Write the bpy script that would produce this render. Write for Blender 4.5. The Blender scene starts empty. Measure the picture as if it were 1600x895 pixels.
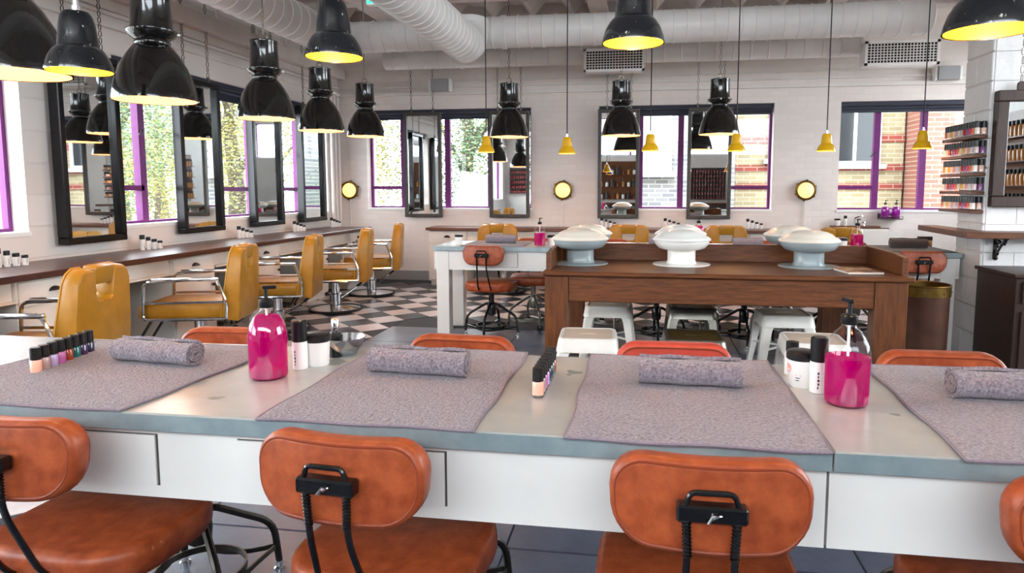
import bpy, bmesh, math, random
from mathutils import Vector, Matrix
random.seed(7)
PI = math.pi
SC = bpy.context.scene
COL = SC.collection

# ------------------------------------------------------------------ camera, world, exposure
cam_d = bpy.data.cameras.new('camera'); cam = bpy.data.objects.new('camera', cam_d); COL.objects.link(cam)
cam_d.sensor_fit = 'HORIZONTAL'; cam_d.sensor_width = 36.0
cam_d.lens = 36.0 * 1051.0 / 1600.0
cam_d.shift_x = -43.4 / 1600.0
cam_d.shift_y = -48.5 / 1600.0
cam_d.clip_start = .05; cam_d.clip_end = 200
cam.location = (0, 0, 1.25)
cam.rotation_euler = (math.radians(90 - 5.63), 0, math.radians(8.73))
SC.camera = cam
SC.view_settings.view_transform = 'Standard'; SC.view_settings.look = 'None'
SC.view_settings.gamma = 1.0; SC.view_settings.use_curve_mapping = False
SC.view_settings.exposure = 1.95
W = bpy.data.worlds.new('overcast_sky'); SC.world = W; W.use_nodes = True
bg = W.node_tree.nodes['Background']; bg.inputs[0].default_value = (.86, .94, 1.0, 1); bg.inputs[1].default_value = 4.0
SC.cycles.max_bounces = 8; SC.cycles.diffuse_bounces = 4; SC.cycles.glossy_bounces = 4
SC.cycles.transmission_bounces = 8; SC.cycles.transparent_max_bounces = 12
SC.cycles.caustics_reflective = False; SC.cycles.caustics_refractive = False
SC.cycles.sample_clamp_indirect = 6.0
def portal(loc, rot, sx, sy):
    d = bpy.data.lights.new('window_portal', 'AREA'); d.shape = 'RECTANGLE'; d.size = sx; d.size_y = sy
    d.cycles.is_portal = True
    o = bpy.data.objects.new('window_portal', d); COL.objects.link(o); o.location = loc; o.rotation_euler = rot
portal((-4.45, 2.4, 1.65), (0, -PI/2, 0), 1.4, 3.3)
portal((-4.45, 6.68, 1.65), (0, -PI/2, 0), 1.4, 3.7)
for x0, x1 in ((-3.77, -1.48), (-.58, 1.6), (2.39, 4.3)): portal(((x0+x1)/2, 9.15, 1.65), (-PI/2, 0, 0), x1-x0, 1.4)
portal((4.9, 3.25, 1.9), (0, PI/2, 0), 2.0, 3.1)  # serves the invented right-wall window
portal((-4.45, -.95, 1.65), (0, -PI/2, 0), 1.4, 2.6)  # serves the added left-wall window near the camera
portal((.4, -2.9, 2.8), (PI/2, 0, 0), 7.6, 1.1)  # serves the added high window behind the camera
portal((4.9, 7.4, 2.1), (0, PI/2, 0), 1.6, 2.0)  # serves the added window behind the wall stub

# ------------------------------------------------------------------ materials
def lin(c):
    if isinstance(c, str):
        c = tuple(int(c[i:i+2], 16)/255 for i in (0, 2, 4))
    return tuple((v/12.92 if v <= .04045 else ((v+.055)/1.055)**2.4) for v in c[:3]) + (1,)
MATS = {}
def M(name, col='808080', rough=.5, metal=0., col2=None, nscale=6., stretch=(1, 1, 1), bump=0., bscale=80., bdist=.004,
      trans=0., emit=None, estr=0., ior=1.45, coat=0., spec=.5, wear=None, contrast=(.3, .7), sheen=0., brick=None, alpha=1.):
    if name in MATS: return MATS[name]
    m = bpy.data.materials.new(name); m.use_nodes = True; nt = m.node_tree; N = nt.nodes; L = nt.links
    p = N['Principled BSDF']; I = p.inputs
    I['Base Color'].default_value = lin(col); I['Roughness'].default_value = rough; I['Metallic'].default_value = metal
    I['IOR'].default_value = ior; I['Specular IOR Level'].default_value = spec
    I['Transmission Weight'].default_value = trans; I['Coat Weight'].default_value = coat
    I['Sheen Weight'].default_value = sheen
    if emit: I['Emission Color'].default_value = lin(emit); I['Emission Strength'].default_value = estr
    tc = None
    def coords(st):
        nonlocal tc
        if tc is None: tc = N.new('ShaderNodeTexCoord')
        mp = N.new('ShaderNodeMapping'); mp.inputs['Scale'].default_value = st
        L.new(tc.outputs['Object'], mp.inputs['Vector']); return mp.outputs['Vector']
    src = None
    if brick:
        b = N.new('ShaderNodeTexBrick'); L.new(coords(brick.get('st', (1, 1, 1))), b.inputs['Vector'])
        if brick.get('rot'): b.inputs['Vector'].links[0].from_node.inputs['Rotation'].default_value = brick['rot']
        b.inputs['Color1'].default_value = lin(col); b.inputs['Color2'].default_value = lin(col2 or col); b.inputs['Mortar'].default_value = lin(brick['mortar'])
        b.inputs['Scale'].default_value = 1; b.inputs['Brick Width'].default_value = brick['w']; b.inputs['Row Height'].default_value = brick['h']
        b.inputs['Mortar Size'].default_value = brick['m']; b.inputs['Mortar Smooth'].default_value = .3
        L.new(b.outputs['Color'], I['Base Color'])
        if bump:
            bp = N.new('ShaderNodeBump'); bp.inputs['Strength'].default_value = bump; bp.inputs['Distance'].default_value = bdist; bp.invert = True
            L.new(b.outputs['Fac'], bp.inputs['Height']); L.new(bp.outputs['Normal'], I['Normal'])
        MATS[name] = m; return m
    if col2:
        n = N.new('ShaderNodeTexNoise'); n.inputs['Scale'].default_value = nscale; n.inputs['Detail'].default_value = 6; n.inputs['Roughness'].default_value = .6
        L.new(coords(stretch), n.inputs['Vector'])
        r = N.new('ShaderNodeValToRGB'); r.color_ramp.elements[0].position = contrast[0]; r.color_ramp.elements[1].position = contrast[1]
        r.color_ramp.elements[0].color = lin(col); r.color_ramp.elements[1].color = lin(col2)
        L.new(n.outputs['Fac'], r.inputs['Fac']); src = r.outputs['Color']
    if wear:                                                            # chips / specks with a shape of their own
        n2 = N.new('ShaderNodeTexNoise'); n2.inputs['Scale'].default_value = wear[1]; n2.inputs['Detail'].default_value = 3
        L.new(coords((1, 1, 1)), n2.inputs['Vector'])
        r2 = N.new('ShaderNodeValToRGB'); r2.color_ramp.elements[0].position = wear[2]; r2.color_ramp.elements[1].position = wear[2]+.03
        L.new(n2.outputs['Fac'], r2.inputs['Fac'])
        mx = N.new('ShaderNodeMix'); mx.data_type = 'RGBA'; L.new(r2.outputs['Color'], mx.inputs['Factor'])
        mx.inputs['A'].default_value = lin(col); mx.inputs['B'].default_value = lin(wear[0])
        if src: L.new(src, mx.inputs['A'])
        src = mx.outputs['Result']
    if src: L.new(src, I['Base Color'])
    if bump:
        n3 = N.new('ShaderNodeTexNoise'); n3.inputs['Scale'].default_value = bscale; n3.inputs['Detail'].default_value = 4
        L.new(coords(stretch), n3.inputs['Vector'])
        bp = N.new('ShaderNodeBump'); bp.inputs['Strength'].default_value = bump; bp.inputs['Distance'].default_value = bdist
        L.new(n3.outputs['Fac'], bp.inputs['Height']); L.new(bp.outputs['Normal'], I['Normal'])
    MATS[name] = m; return m
def pane_mat(name='window_glass', k=.5, base=.02):
    m = bpy.data.materials.new(name); m.use_nodes = True; N = m.node_tree.nodes; L = m.node_tree.links
    N.remove(N['Principled BSDF']); o = N['Material Output']
    t = N.new('ShaderNodeBsdfTransparent'); g = N.new('ShaderNodeBsdfGlossy'); g.inputs['Roughness'].default_value = .02
    lw = N.new('ShaderNodeLayerWeight'); lw.inputs['Blend'].default_value = .5
    pw = N.new('ShaderNodeMath'); pw.operation = 'POWER'; pw.inputs[1].default_value = 5.; L.new(lw.outputs['Facing'], pw.inputs[0])
    f = N.new('ShaderNodeMath'); f.operation = 'MULTIPLY_ADD'; f.inputs[1].default_value = k; f.inputs[2].default_value = base; L.new(pw.outputs[0], f.inputs[0])
    x = N.new('ShaderNodeMixShader'); L.new(f.outputs[0], x.inputs[0]); L.new(t.outputs[0], x.inputs[1]); L.new(g.outputs[0], x.inputs[2])
    L.new(x.outputs[0], o.inputs['Surface']); return m
GLASS = pane_mat()
def liquid_mat(name, col):                                             # tinted liquid that lets light through
    m = bpy.data.materials.new(name); m.use_nodes = True; N = m.node_tree.nodes; L = m.node_tree.links
    N.remove(N['Principled BSDF']); o = N['Material Output']
    d = N.new('ShaderNodeBsdfDiffuse'); t = N.new('ShaderNodeBsdfTranslucent'); tr = N.new('ShaderNodeBsdfTransparent'); g = N.new('ShaderNodeBsdfGlossy'); g.inputs['Roughness'].default_value = .04
    for q in (d, t, tr): q.inputs['Color'].default_value = lin(col)
    a = N.new('ShaderNodeMixShader'); a.inputs[0].default_value = .5; L.new(d.outputs[0], a.inputs[1]); L.new(t.outputs[0], a.inputs[2])
    b = N.new('ShaderNodeMixShader'); b.inputs[0].default_value = .55; L.new(a.outputs[0], b.inputs[1]); L.new(tr.outputs[0], b.inputs[2])
    c = N.new('ShaderNodeMixShader'); c.inputs[0].default_value = .05; L.new(b.outputs[0], c.inputs[1]); L.new(g.outputs[0], c.inputs[2])
    L.new(c.outputs[0], o.inputs['Surface']); return m
BRK = dict(w=.22, h=.075, m=.008, mortar='cfc6c0')
m_wallb = M('painted_brick_back', 'ebe2dc', .6, col2='e6dbd5', bump=.25, bdist=.003, brick=dict(BRK, mortar='e6dcd6', rot=(PI/2, 0, 0)))
m_walll = M('painted_brick_side', 'e8e1dc', .6, col2='e0d7d1', bump=.6, bdist=.005, brick=dict(BRK, mortar='e0d8d2', rot=(PI/2, 0, PI/2)))
m_paint = M('white_paint', 'e9e4df', .5, col2='ddd5cf', nscale=3, bump=.25, bscale=30)
m_block = M('painted_block', 'e9e6e4', .55, col2='dcd8d6', nscale=5, bump=.6, bscale=22, bdist=.01)
m_ceil = M('ceiling_paint', 'e4ddd8', .7, col2='d8cfc9', nscale=2)
m_beam = M('beam_paint', 'dcd4cf', .6, col2='cfc5bf', nscale=5)
m_duct = M('duct_white', 'e8e6e4', .38, col2='dcd8d6', nscale=3, spec=.5)
m_purple = M('purple_frame', '74206f', .5, col2='661a64', nscale=12)
m_sill = M('sill_white', 'f2f0ef', .45)
m_blind = M('blind_black', '2e3040', .6)
m_slate = M('slate_tile', '434b5e', .28, col2='566074', nscale=5, bump=.2, bscale=25, wear=('9aa0aa', 60, .74))  # bluer base colour, with the sky's reflection put into it
m_grout = M('grout', '33353c', .8)
m_tblk = M('tile_black', '1c1e26', .28, col2='2b2e38', nscale=8, wear=('70747c', 70, .72))
m_twht = M('tile_white', 'd4d0d4', .3, col2='c2bdc2', nscale=7, wear=('8d8a8a', 80, .74))
m_skirt = M('skirting_grey', '9a9a9c', .5)
m_zinc = M('zinc_top', 'a9adad', .26, .25, col2='bcbebb', nscale=4, bump=.05, bscale=20, contrast=(.35, .65), wear=('8b8e8c', 9, .68))
m_zedge = M('zinc_edge', '8fa0a4', .4, .45, col2='a6b4b6', nscale=14, contrast=(.35, .65))
m_wht = M('white_lacquer', 'eeebe6', .38, col2='e7e3dd', nscale=3)
m_cab = M('cabinet_white', 'ebe6e0', .45, col2='ded8d1', nscale=4)
m_gap = M('dark_gap', '4a4340', .7)
m_towel = M('towel_grey', '6a5f69', .95, col2='a69aa4', nscale=150, bump=1., bscale=170, bdist=.012, sheen=.4, contrast=(.32, .68), spec=.1)
m_hem = M('towel_hem', '8f8490', .9, col2='80757f', nscale=200, spec=.1)
m_toweld = M('towel_brown', '4a3d3c', .95, col2='5c4d4b', nscale=120, bump=1., bscale=260, bdist=.005, sheen=.3, spec=.1)
m_leather = M('leather_tan', '7e3012', .40, col2='b85a30', nscale=26, bump=.12, bscale=120, bdist=.002, contrast=(.25, .75), wear=('c4754a', 24, .70))
m_leatherr = M('leather_coral', 'ad3a2c', .42, col2='c64e3e', nscale=14, bump=.12, bscale=120, bdist=.002, contrast=(.25, .75))
m_pipe = M('leather_piping', '8a3a1e', .45)
m_black = M('black_enamel', '0c0c0d', .25, coat=.3)
m_gun = M('gunmetal_tube', '4a4540', .35, .8, col2='38342f', nscale=20)
m_steel = M('bare_steel', '9a958c', .32, .95, col2='7d776d', nscale=16)
m_rubber = M('black_rubber', '131314', .6)
m_yel = M('mustard_leather', '9c6a12', .34, col2='b88326', nscale=8, bump=.08, bscale=100, bdist=.002, contrast=(.25, .75))
m_yelp = M('mustard_piping', 'c9953a', .4)
m_chrome = M('chrome', 'dcdcde', .08, 1.)
m_base = M('polished_steel', 'c4c8ce', .14, 1.)
m_wood = M('oak_desk', '472410', .4, col2='7e4822', nscale=7, stretch=(1, 9, 9), bump=.25, bscale=30, bdist=.003, contrast=(.28, .72))
m_woodv = M('oak_desk_upright', '4e2a12', .4, col2='774420', nscale=7, stretch=(9, 9, 1), bump=.25, bscale=30, bdist=.003, contrast=(.28, .72))
m_wcount = M('walnut_counter', '341c16', .3, col2='542f24', nscale=5, stretch=(9, 1, 9), bump=.15, bscale=20, contrast=(.3, .7))
m_wcountx = M('walnut_counter_back', '55352a', .36, col2='7a5040', nscale=5, stretch=(1, 9, 9), bump=.15, bscale=20, contrast=(.3, .7))
m_shelfw = M('shelf_wood', '43230f', .4, col2='6c3d1e', nscale=6, stretch=(1, 8, 8), contrast=(.3, .7))
m_dark = M('dark_wood', '2a1812', .38, col2='3e2820', nscale=6, stretch=(8, 8, 1), contrast=(.3, .7))
m_frame = M('mirror_frame_dark', '121214', .22, .2, col2='19191c', nscale=10, stretch=(6, 6, 1))
m_framew = M('mirror_frame_wood', '38332f', .4, col2='4e4842', nscale=10)
m_mirror = M('mirror_glass', 'e8ecec', .015, 1.)
m_chain = M('chain_steel', '6a6258', .4, .9)
m_lamp = M('lamp_black', '0b0a0a', .14, coat=.6, col2='151211', nscale=4)
m_lampw = M('lamp_worn_black', '0e1014', .2, coat=.5, col2='181b20', nscale=10, wear=('b9b2a8', 120, .70))
m_lampin = M('lamp_inner_cream', 'eeb88a', .45)
m_lampiny = M('lamp_inner_yellow', 'f2b41c', .4)
m_bulb = M('bulb', 'fff0d0', .4, emit='ffd9a0', estr=8.)
m_lyel = M('lamp_yellow', 'd9a40c', .25, coat=.4)
m_brass = M('brass', '7c5f2e', .35, .9, col2='5f4822', nscale=18)
m_bulk = M('bulkhead_glass', 'e8d2a0', .3, emit='ffc870', estr=.42)
m_copper = M('bin_copper', '4a2f26', .4, .6, col2='5e3d30', nscale=8)
m_pinkL = liquid_mat('pink_liquid', 'e20098')
m_purpL = liquid_mat('purple_liquid', 'c428c4')
m_cglass = pane_mat('clear_glass', .9, .05)
m_bottlew = M('bottle_white', 'f0edea', .35)
m_print = M('print_dark', '3a3a3e', .5)
m_printp = M('print_pink', 'e8a49a', .5)
m_capb = M('cap_black', '111113', .32)
m_dryc = M('dryer_cream', 'efe4d4', .28, coat=.3)
m_dryg = M('dryer_grey', '98a3a6', .3, coat=.2)
m_dryw = M('dryer_white', 'eeece6', .28, coat=.2)
m_stw = M('stool_white', 'ece7df', .35, col2='e0d9cf', nscale=6)
m_sttop = M('stool_beige', 'd9c2ac', .4)
m_stm = M('stool_steel', '9c9a90', .3, .9, col2='7f7b70', nscale=9)
m_stt = M('stool_bronze', '7a6438', .35, .7, col2='5d4b2a', nscale=9)
m_paper = M('paper', 'efe6dc', .6)
m_cover = M('magazine_cover', 'd9a878', .4, col2='8a5430', nscale=7, contrast=(.45, .55))
m_grey = M('speaker_grey', '9b9690', .7)
m_dkhole = M('vent_dark', '2a2625', .8)
m_green = M('exit_green', '1f9a5c', .4, emit='20c070', estr=1.5)
m_leafa = M('leaves_green', '2e4a36', .6, col2='7c9468', nscale=1.2, contrast=(.3, .7))
m_leafb = M('leaves_autumn', '486448', .6, col2='a09048', nscale=1.4, contrast=(.35, .65))
m_bark = M('bark', '40362e', .8, col2='5a4d42', nscale=8, stretch=(4, 4, 1))
m_bgrey = M('brick_grey', '7c7b7a', .8, col2='5f6266', bump=.5, brick=dict(w=.24, h=.08, m=.012, mortar='989690', rot=(PI/2, 0, 0)))
m_bcream = M('brick_cream', '8a8064', .8, col2='7c7054', bump=.4, brick=dict(w=.24, h=.08, m=.01, mortar='938c7a', rot=(PI/2, 0, 0)))
m_bred = M('brick_red', '7a3428', .8, col2='682820', bump=.4, brick=dict(w=.24, h=.08, m=.01, mortar='8a7264', rot=(PI/2, 0, 0)))
m_bpink = M('brick_pink', '87584a', .8, col2='784a3e', bump=.4, brick=dict(w=.24, h=.08, m=.01, mortar='94806f', rot=(PI/2, 0, 0)))
m_fw = M('facade_white', 'a8a8a6', .6)
m_fglass = M('facade_glass', '1c2226', .1, spec=.4)
m_ground = M('pavement', '989894', .8, col2='a8a6a0', nscale=2)  # tone lightened so the ground bounces daylight up to the ceiling

# ------------------------------------------------------------------ mesh builder
class B:
    def __init__(s): s.v = []; s.f = []
    def add(s, vs, fs, mat=None):
        n = len(s.v)
        s.v += [tuple(mat @ Vector(v)) if mat else tuple(v) for v in vs]; s.f += [tuple(i+n for i in f) for f in fs]; return s
    def box(s, x0, x1, y0, y1, z0, z1, mat=None):
        return s.add([(x0,y0,z0),(x1,y0,z0),(x1,y1,z0),(x0,y1,z0),(x0,y0,z1),(x1,y0,z1),(x1,y1,z1),(x0,y1,z1)],
                     [(0,3,2,1),(4,5,6,7),(0,1,5,4),(1,2,6,5),(2,3,7,6),(3,0,4,7)], mat)
    def rbox(s, x0, x1, y0, y1, z0, z1, r=.01, seg=2, mat=None):
        bm = bmesh.new(); bmesh.ops.create_cube(bm, size=1)
        for v in bm.verts: v.co = Vector(((x0+x1)/2+v.co.x*(x1-x0), (y0+y1)/2+v.co.y*(y1-y0), (z0+z1)/2+v.co.z*(z1-z0)))
        bmesh.ops.bevel(bm, geom=bm.edges[:], offset=r, segments=seg, profile=.5, affect='EDGES')
        return s.bm(bm, mat)
    def bm(s, bm, mat=None):
        bm.verts.index_update(); s.add([v.co.copy() for v in bm.verts], [[v.index for v in f.verts] for f in bm.faces], mat); bm.free(); return s
    def lathe(s, prof, n=24, mat=None, cap=True):
        vs = []; fs = []
        for r, z in prof:
            for k in range(n): a = 2*PI*k/n; vs.append((r*math.cos(a), r*math.sin(a), z))
        for i in range(len(prof)-1):
            for k in range(n): k2 = (k+1) % n; fs.append((i*n+k, i*n+k2, (i+1)*n+k2, (i+1)*n+k))
        if cap:
            if prof[0][0] > 1e-5: fs.append(tuple(range(n-1, -1, -1)))
            if prof[-1][0] > 1e-5: fs.append(tuple((len(prof)-1)*n+k for k in range(n)))
        return s.add(vs, fs, mat)
    def cyl(s, r, z0, z1, n=16, x=0, y=0, mat=None):
        m = Matrix.Translation((x, y, 0)); return s.lathe([(r, z0), (r, z1)], n, mat @ m if mat else m)
    def tube(s, pts, r, n=8, closed=False, flat=None):
        P = [Vector(p) for p in pts]; vs = []; fs = []; m = len(P); up = None
        for i, p in enumerate(P):
            a = P[i-1] if (i or closed) else P[0]; b = P[(i+1) % m] if (i < m-1 or closed) else P[-1]
            t = (b-a).normalized()
            if up is None: up = Vector((0, 0, 1)) if abs(t.z) < .9 else Vector((1, 0, 0))
            x = up.cross(t)
            if x.length < 1e-4: x = Vector((1, 0, 0)).cross(t)
            x.normalize(); y = t.cross(x).normalized(); up = y
            rr = r[i] if isinstance(r, (list, tuple)) else r
            fx, fy = flat or (1, 1)
            for k in range(n): an = 2*PI*(k+.5)/n; vs.append(p+x*rr*fx*math.cos(an)+y*rr*fy*math.sin(an))
        for i in range(m if closed else m-1):
            for k in range(n): k2 = (k+1) % n; j = (i+1) % m; fs.append((i*n+k, i*n+k2, j*n+k2, j*n+k))
        if not closed: fs.append(tuple(range(n-1, -1, -1))); fs.append(tuple((m-1)*n+k for k in range(n)))
        return s.add(vs, fs)
    def prism(s, poly, y0, y1, bev=0, seg=2, mat=None):                 # poly in x,z extruded along y
        bm = bmesh.new(); a = [bm.verts.new((x, y0, z)) for x, z in poly]; b = [bm.verts.new((x, y1, z)) for x, z in poly]
        n = len(poly); bm.faces.new(a); bm.faces.new(b[::-1])
        rim = []
        for i in range(n): bm.faces.new((a[(i+1) % n], a[i], b[i], b[(i+1) % n]))
        bmesh.ops.recalc_face_normals(bm, faces=bm.faces[:])
        if bev:
            ed = [e for e in bm.edges if abs(e.verts[0].co.y-e.verts[1].co.y) < 1e-6]
            bmesh.ops.bevel(bm, geom=ed, offset=bev, segments=seg, profile=.5, affect='EDGES')
        return s.bm(bm, mat)
    def mesh(s, name, mat, smooth=35):
        me = bpy.data.meshes.new(name); me.from_pydata(s.v, [], s.f); me.update()
        if mat: me.materials.append(mat)
        if smooth: me.shade_smooth(); me.set_sharp_from_angle(angle=math.radians(smooth))
        return me
    def ob(s, name, mat, parent=None, loc=(0, 0, 0), rot=(0, 0, 0), smooth=35):
        return link(name, s.mesh(name, mat, smooth), parent, loc, rot)
def link(name, me, parent=None, loc=(0, 0, 0), rot=(0, 0, 0)):
    o = bpy.data.objects.new(name, me); COL.objects.link(o); o.location = loc; o.rotation_euler = rot
    if parent: o.parent = parent
    return o
def tag(o, label=None, cat=None, group=None, kind=None):
    if label: o['label'] = label
    if cat: o['category'] = cat
    if group: o['group'] = group
    if kind: o['kind'] = kind
    return o
def thing(name, label, cat, loc=(0, 0, 0), rz=0., group=None):
    o = bpy.data.objects.new(name, None); o.empty_display_size = .05; COL.objects.link(o); o.location = loc; o.rotation_euler = (0, 0, rz)
    return tag(o, label, cat, group)
def st(b, name, mat, parent=None, **k): return tag(b.ob(name, mat, parent, **k), kind='structure')
def dup(o, loc=None, rz=None, label=None, group=None, parent=None):
    # own = a part made to measure for one individual (its chain or cord): not copied
    c = o.copy(); COL.objects.link(c)
    if parent is not None: c.parent = parent
    if loc is not None: c.location = loc
    if rz is not None: c.rotation_euler = (0, 0, rz)
    if label: c['label'] = label
    if group: c['group'] = group
    for ch in list(o.children):
        if not ch.name.startswith(('chain', 'cord', 'drop_rod')) or ch.name.startswith('cord_grip'): dup(ch, parent=c)
    return c
class Pool:                                                            # first use is the original, later uses are copies
    def __init__(s, o): s.o = o; s.used = False
    def put(s, loc, rz=0., label=None, group=None):
        if not s.used:
            s.used = True; s.o.location = loc; s.o.rotation_euler = (0, 0, rz); return tag(s.o, label, None, group)
        return dup(s.o, loc, rz, label, group)
def rrect(w, h, r, n=5, cx=0, cz=0):
    out = []
    for sx, sz, a0 in ((1, 1, 0), (-1, 1, PI/2), (-1, -1, PI), (1, -1, 1.5*PI)):
        for k in range(n+1):
            a = a0+PI/2*k/n; out.append((cx+sx*(w/2-r)+r*math.cos(a), cz+sz*(h/2-r)+r*math.sin(a)))
    return out
def arc_pts(c, r, a0, a1, n, ax=(1, 0, 0), ay=(0, 0, 1)):
    c = Vector(c); ax = Vector(ax); ay = Vector(ay)
    return [c+ax*r*math.cos(a0+(a1-a0)*k/n)+ay*r*math.sin(a0+(a1-a0)*k/n) for k in range(n+1)]
def smooth_path(pts, r, n=4):                                          # round the corners of a polyline
    P = [Vector(p) for p in pts]; out = [P[0]]
    for i in range(1, len(P)-1):
        a, b, c = P[i-1], P[i], P[i+1]; d = min(r, (a-b).length*.45, (c-b).length*.45)
        s0 = b+(a-b).normalized()*d; s1 = b+(c-b).normalized()*d
        for k in range(n+1): t = k/n; out.append(s0*(1-t)**2+b*2*t*(1-t)+s1*t*t)
    return out+[P[-1]]

# ------------------------------------------------------------------ room shell
XL, YB, XR, YF, ZC = -4.17, 8.88, 4.6, -2.6, 3.60
def wall_with_holes(name, mat, axis, pos, thick, a0, a1, z0, z1, holes):
    b = B(); cuts = sorted(holes); a = a0
    def put(p, q, r, s_):
        if q-p < 1e-4 or s_-r < 1e-4: return
        if axis == 'x': b.box(min(pos, pos+thick), max(pos, pos+thick), p, q, r, s_)
        else: b.box(p, q, min(pos, pos+thick), max(pos, pos+thick), r, s_)
    for h0, h1, hz0, hz1 in cuts:
        put(a, h0, z0, z1); put(h0, h1, z0, hz0); put(h0, h1, hz1, z1); a = h1
    put(a, a1, z0, z1)
    return st(b, name, mat, smooth=0)
BW = [(-3.77, -1.48), (-.585, 1.60), (2.39, 4.30)]
wall_b = wall_with_holes('wall_back', m_wallb, 'y', YB, .32, XL-.3, XR+.3, 0, ZC, [(a, b, .99, 2.32) for a, b in BW])
wall_l = wall_with_holes('wall_left', m_walll, 'x', XL, -.32, YF-.3, YB, 0, ZC, [(-2.2, .35, .955, 2.31), (.9, 4.03, .955, 2.31), (4.86, 8.50, .955, 2.31)])  # first opening is out of view, added to let in daylight
wall_r = wall_with_holes('wall_right', m_paint, 'x', XR, .25, YF-.3, YB, 0, ZC, [(1.7, 4.8, .9, 2.9), (6.4, 8.4, 1.3, 2.9)])  # both openings are unseen, invented to fill the room with daylight
wall_f = wall_with_holes('wall_front', m_paint, 'y', YF, -.25, XL-.3, XR+.3, 0, ZC, [(-3.4, 4.2, 2.25, 3.35)])  # unseen high opening, added for frontal fill light
st(B().box(XL-.3, XR+.3, YF-.3, YB+.3, ZC, ZC+.1), 'ceiling', m_ceil, smooth=0)
floor = st(B().box(XL-.3, XR+.3, YF-.3, YB+.3, -.06, -.004), 'floor', m_grout, smooth=0)
# floor tiles: diamonds along the walls, square slate tiles elsewhere
HD, TX, TY = .1916, -2.64, 6.11
tile_w = B().rbox(-.1345, .1345, -.1345, .1345, -.02, 0, .002, 1).mesh('tile', m_twht); tile_b = B().rbox(-.1345, .1345, -.1345, .1345, -.02, 0, .002, 1).mesh('tile', m_tblk)
cand = []
for i in range(-9, 40):
    for j in range(-32, 20):
        if (i+j) % 2 == 0: continue
        x, y = TX+i*HD, TY+j*HD
        if not (XL < x < XR-.2 and .6 < y < YB-.05): continue
        if x < -2.3 or y > 6.2:
            if x < -3.75 or y > 8.5: continue
            d = (Matrix.Rotation(-math.radians(8.73), 3, 'Z') @ Vector((x, y, 0)))
            vis = 1 if (d.y > 2 and abs(d.x/d.y+.04) < .85) else 0
            cand.append((-vis, math.hypot(x, y), x, y, i))
cand.sort()
rest = B()
for k, (_, _, x, y, i) in enumerate(cand):
    if k < 300: link('tile', tile_w if i % 2 else tile_b, floor, (x, y, 0), (0, 0, PI/4))
    else: rest.box(-.1345, .1345, -.1345, .1345, -.02, 0, Matrix.Translation((x, y, 0)) @ Matrix.Rotation(PI/4, 4, 'Z'))
if rest.v: tag(rest.ob('checker_tiles', m_tblk, floor, smooth=0), kind='stuff')
sl = B().rbox(-.297, .297, -.297, .297, -.02, 0, .003, 1).mesh('slate_tile', m_slate)
fill = B()
for i in range(0, 12):
    for j in range(0, 15):
        x, y = -1.96+i*.6, -2.3+j*.6
        if y > 6.1 or x > XR: continue
        link('slate_tile', sl, floor, (x, y, 0))
st(B().box(-2.262, -2.256, .6, 6.16, -.02, -.001), 'trim_1', m_grout, smooth=0)
st(B().box(XL, XR, YB-.03, YB-.001, 0, .13), 'baseboard_back', m_skirt, smooth=0)
# ledge mouldings on the walls
for k, (z0, z1, d) in enumerate(((2.50, 2.545, .05), (2.60, 2.625, .03))):
    st(B().box(XL, XR, YB-d, YB-.001, z0, z1), 'trim_2', m_paint, smooth=0)
    st(B().box(XL+.001, XL+d, YF, YB, z0, z1), 'trim_3', m_paint, smooth=0)
st(B().box(XL+.001, XL+.14, YF, YB-.06, 2.72, 2.86).box(XL+.001, XL+.02, YF, YB-.06, 2.64, 2.72), 'trim_4', m_beam, smooth=0)
# windows
WN = [0]
def window(axis, a0, a1, z0, z1, pos, out, mull, trans, handle=()):
    WN[0] += 1
    n = WN[0]; s_ = 1 if out > 0 else -1
    p0 = pos+out*.5; fr = B(); fw = .04
    def put(b, p, q, r, s2, d0=-.025, d1=.025):
        if axis == 'x': b.box(p0+d0, p0+d1, p, q, r, s2)
        else: b.box(p, q, p0+d0, p0+d1, r, s2)
    put(fr, a0, a1, z0, z0+.025); put(fr, a0, a1, z1-fw, z1); put(fr, a0, a0+.03, z0+.025, z1-fw); put(fr, a1-.03, a1, z0+.025, z1-fw)
    w = tag(fr.ob('window_%d' % n, m_purple, smooth=0), kind='structure')
    for m in mull:
        b = B(); put(b, m-.036, m+.036, z0, z1, -.035, .03); b.ob('mullion', m_purple, w, smooth=0)
    for (t0, t1, tz) in trans:
        b = B(); put(b, t0, t1, tz-.022, tz+.022, -.03, .03); b.ob('transom', m_purple, w, smooth=0)
    ed = [a0]+list(mull)+[a1]
    for q in range(len(ed)-1):
        b = B(); put(b, ed[q]+.02, ed[q+1]-.02, z0+.02, z1-.03, -.003, .003); b.ob('pane', GLASS, w, smooth=0)
    for h, hz in handle:
        b = B()
        if axis == 'x': b.tube([(p0-.03*s_, h, hz), (p0-.06*s_, h, hz), (p0-.08*s_, h-.07, hz-.05)], .009, 6)
        else: b.tube([(h, p0-.03*s_, hz), (h, p0-.06*s_, hz), (h-.06, p0-.08*s_, hz-.05)], .009, 6)
        b.ob('handle', m_gun, w)
    b = B()
    if axis == 'x': b.box(min(pos+out*.4, pos-s_*.012), max(pos+out*.4, pos-s_*.012), a0-.01, a1+.01, z0-.025, z0+.004)
    else: b.box(a0-.01, a1+.01, min(pos+out*.4, pos-s_*.012), max(pos+out*.4, pos-s_*.012), z0-.025, z0+.004)
    b.ob('sill', m_sill, w, smooth=0)
    return w
window('x', .9, 4.03, .955, 2.31, XL, -.30, (1.7, 2.4, 3.1, 3.6), ((3.1, 3.6, 1.26),))
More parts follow.
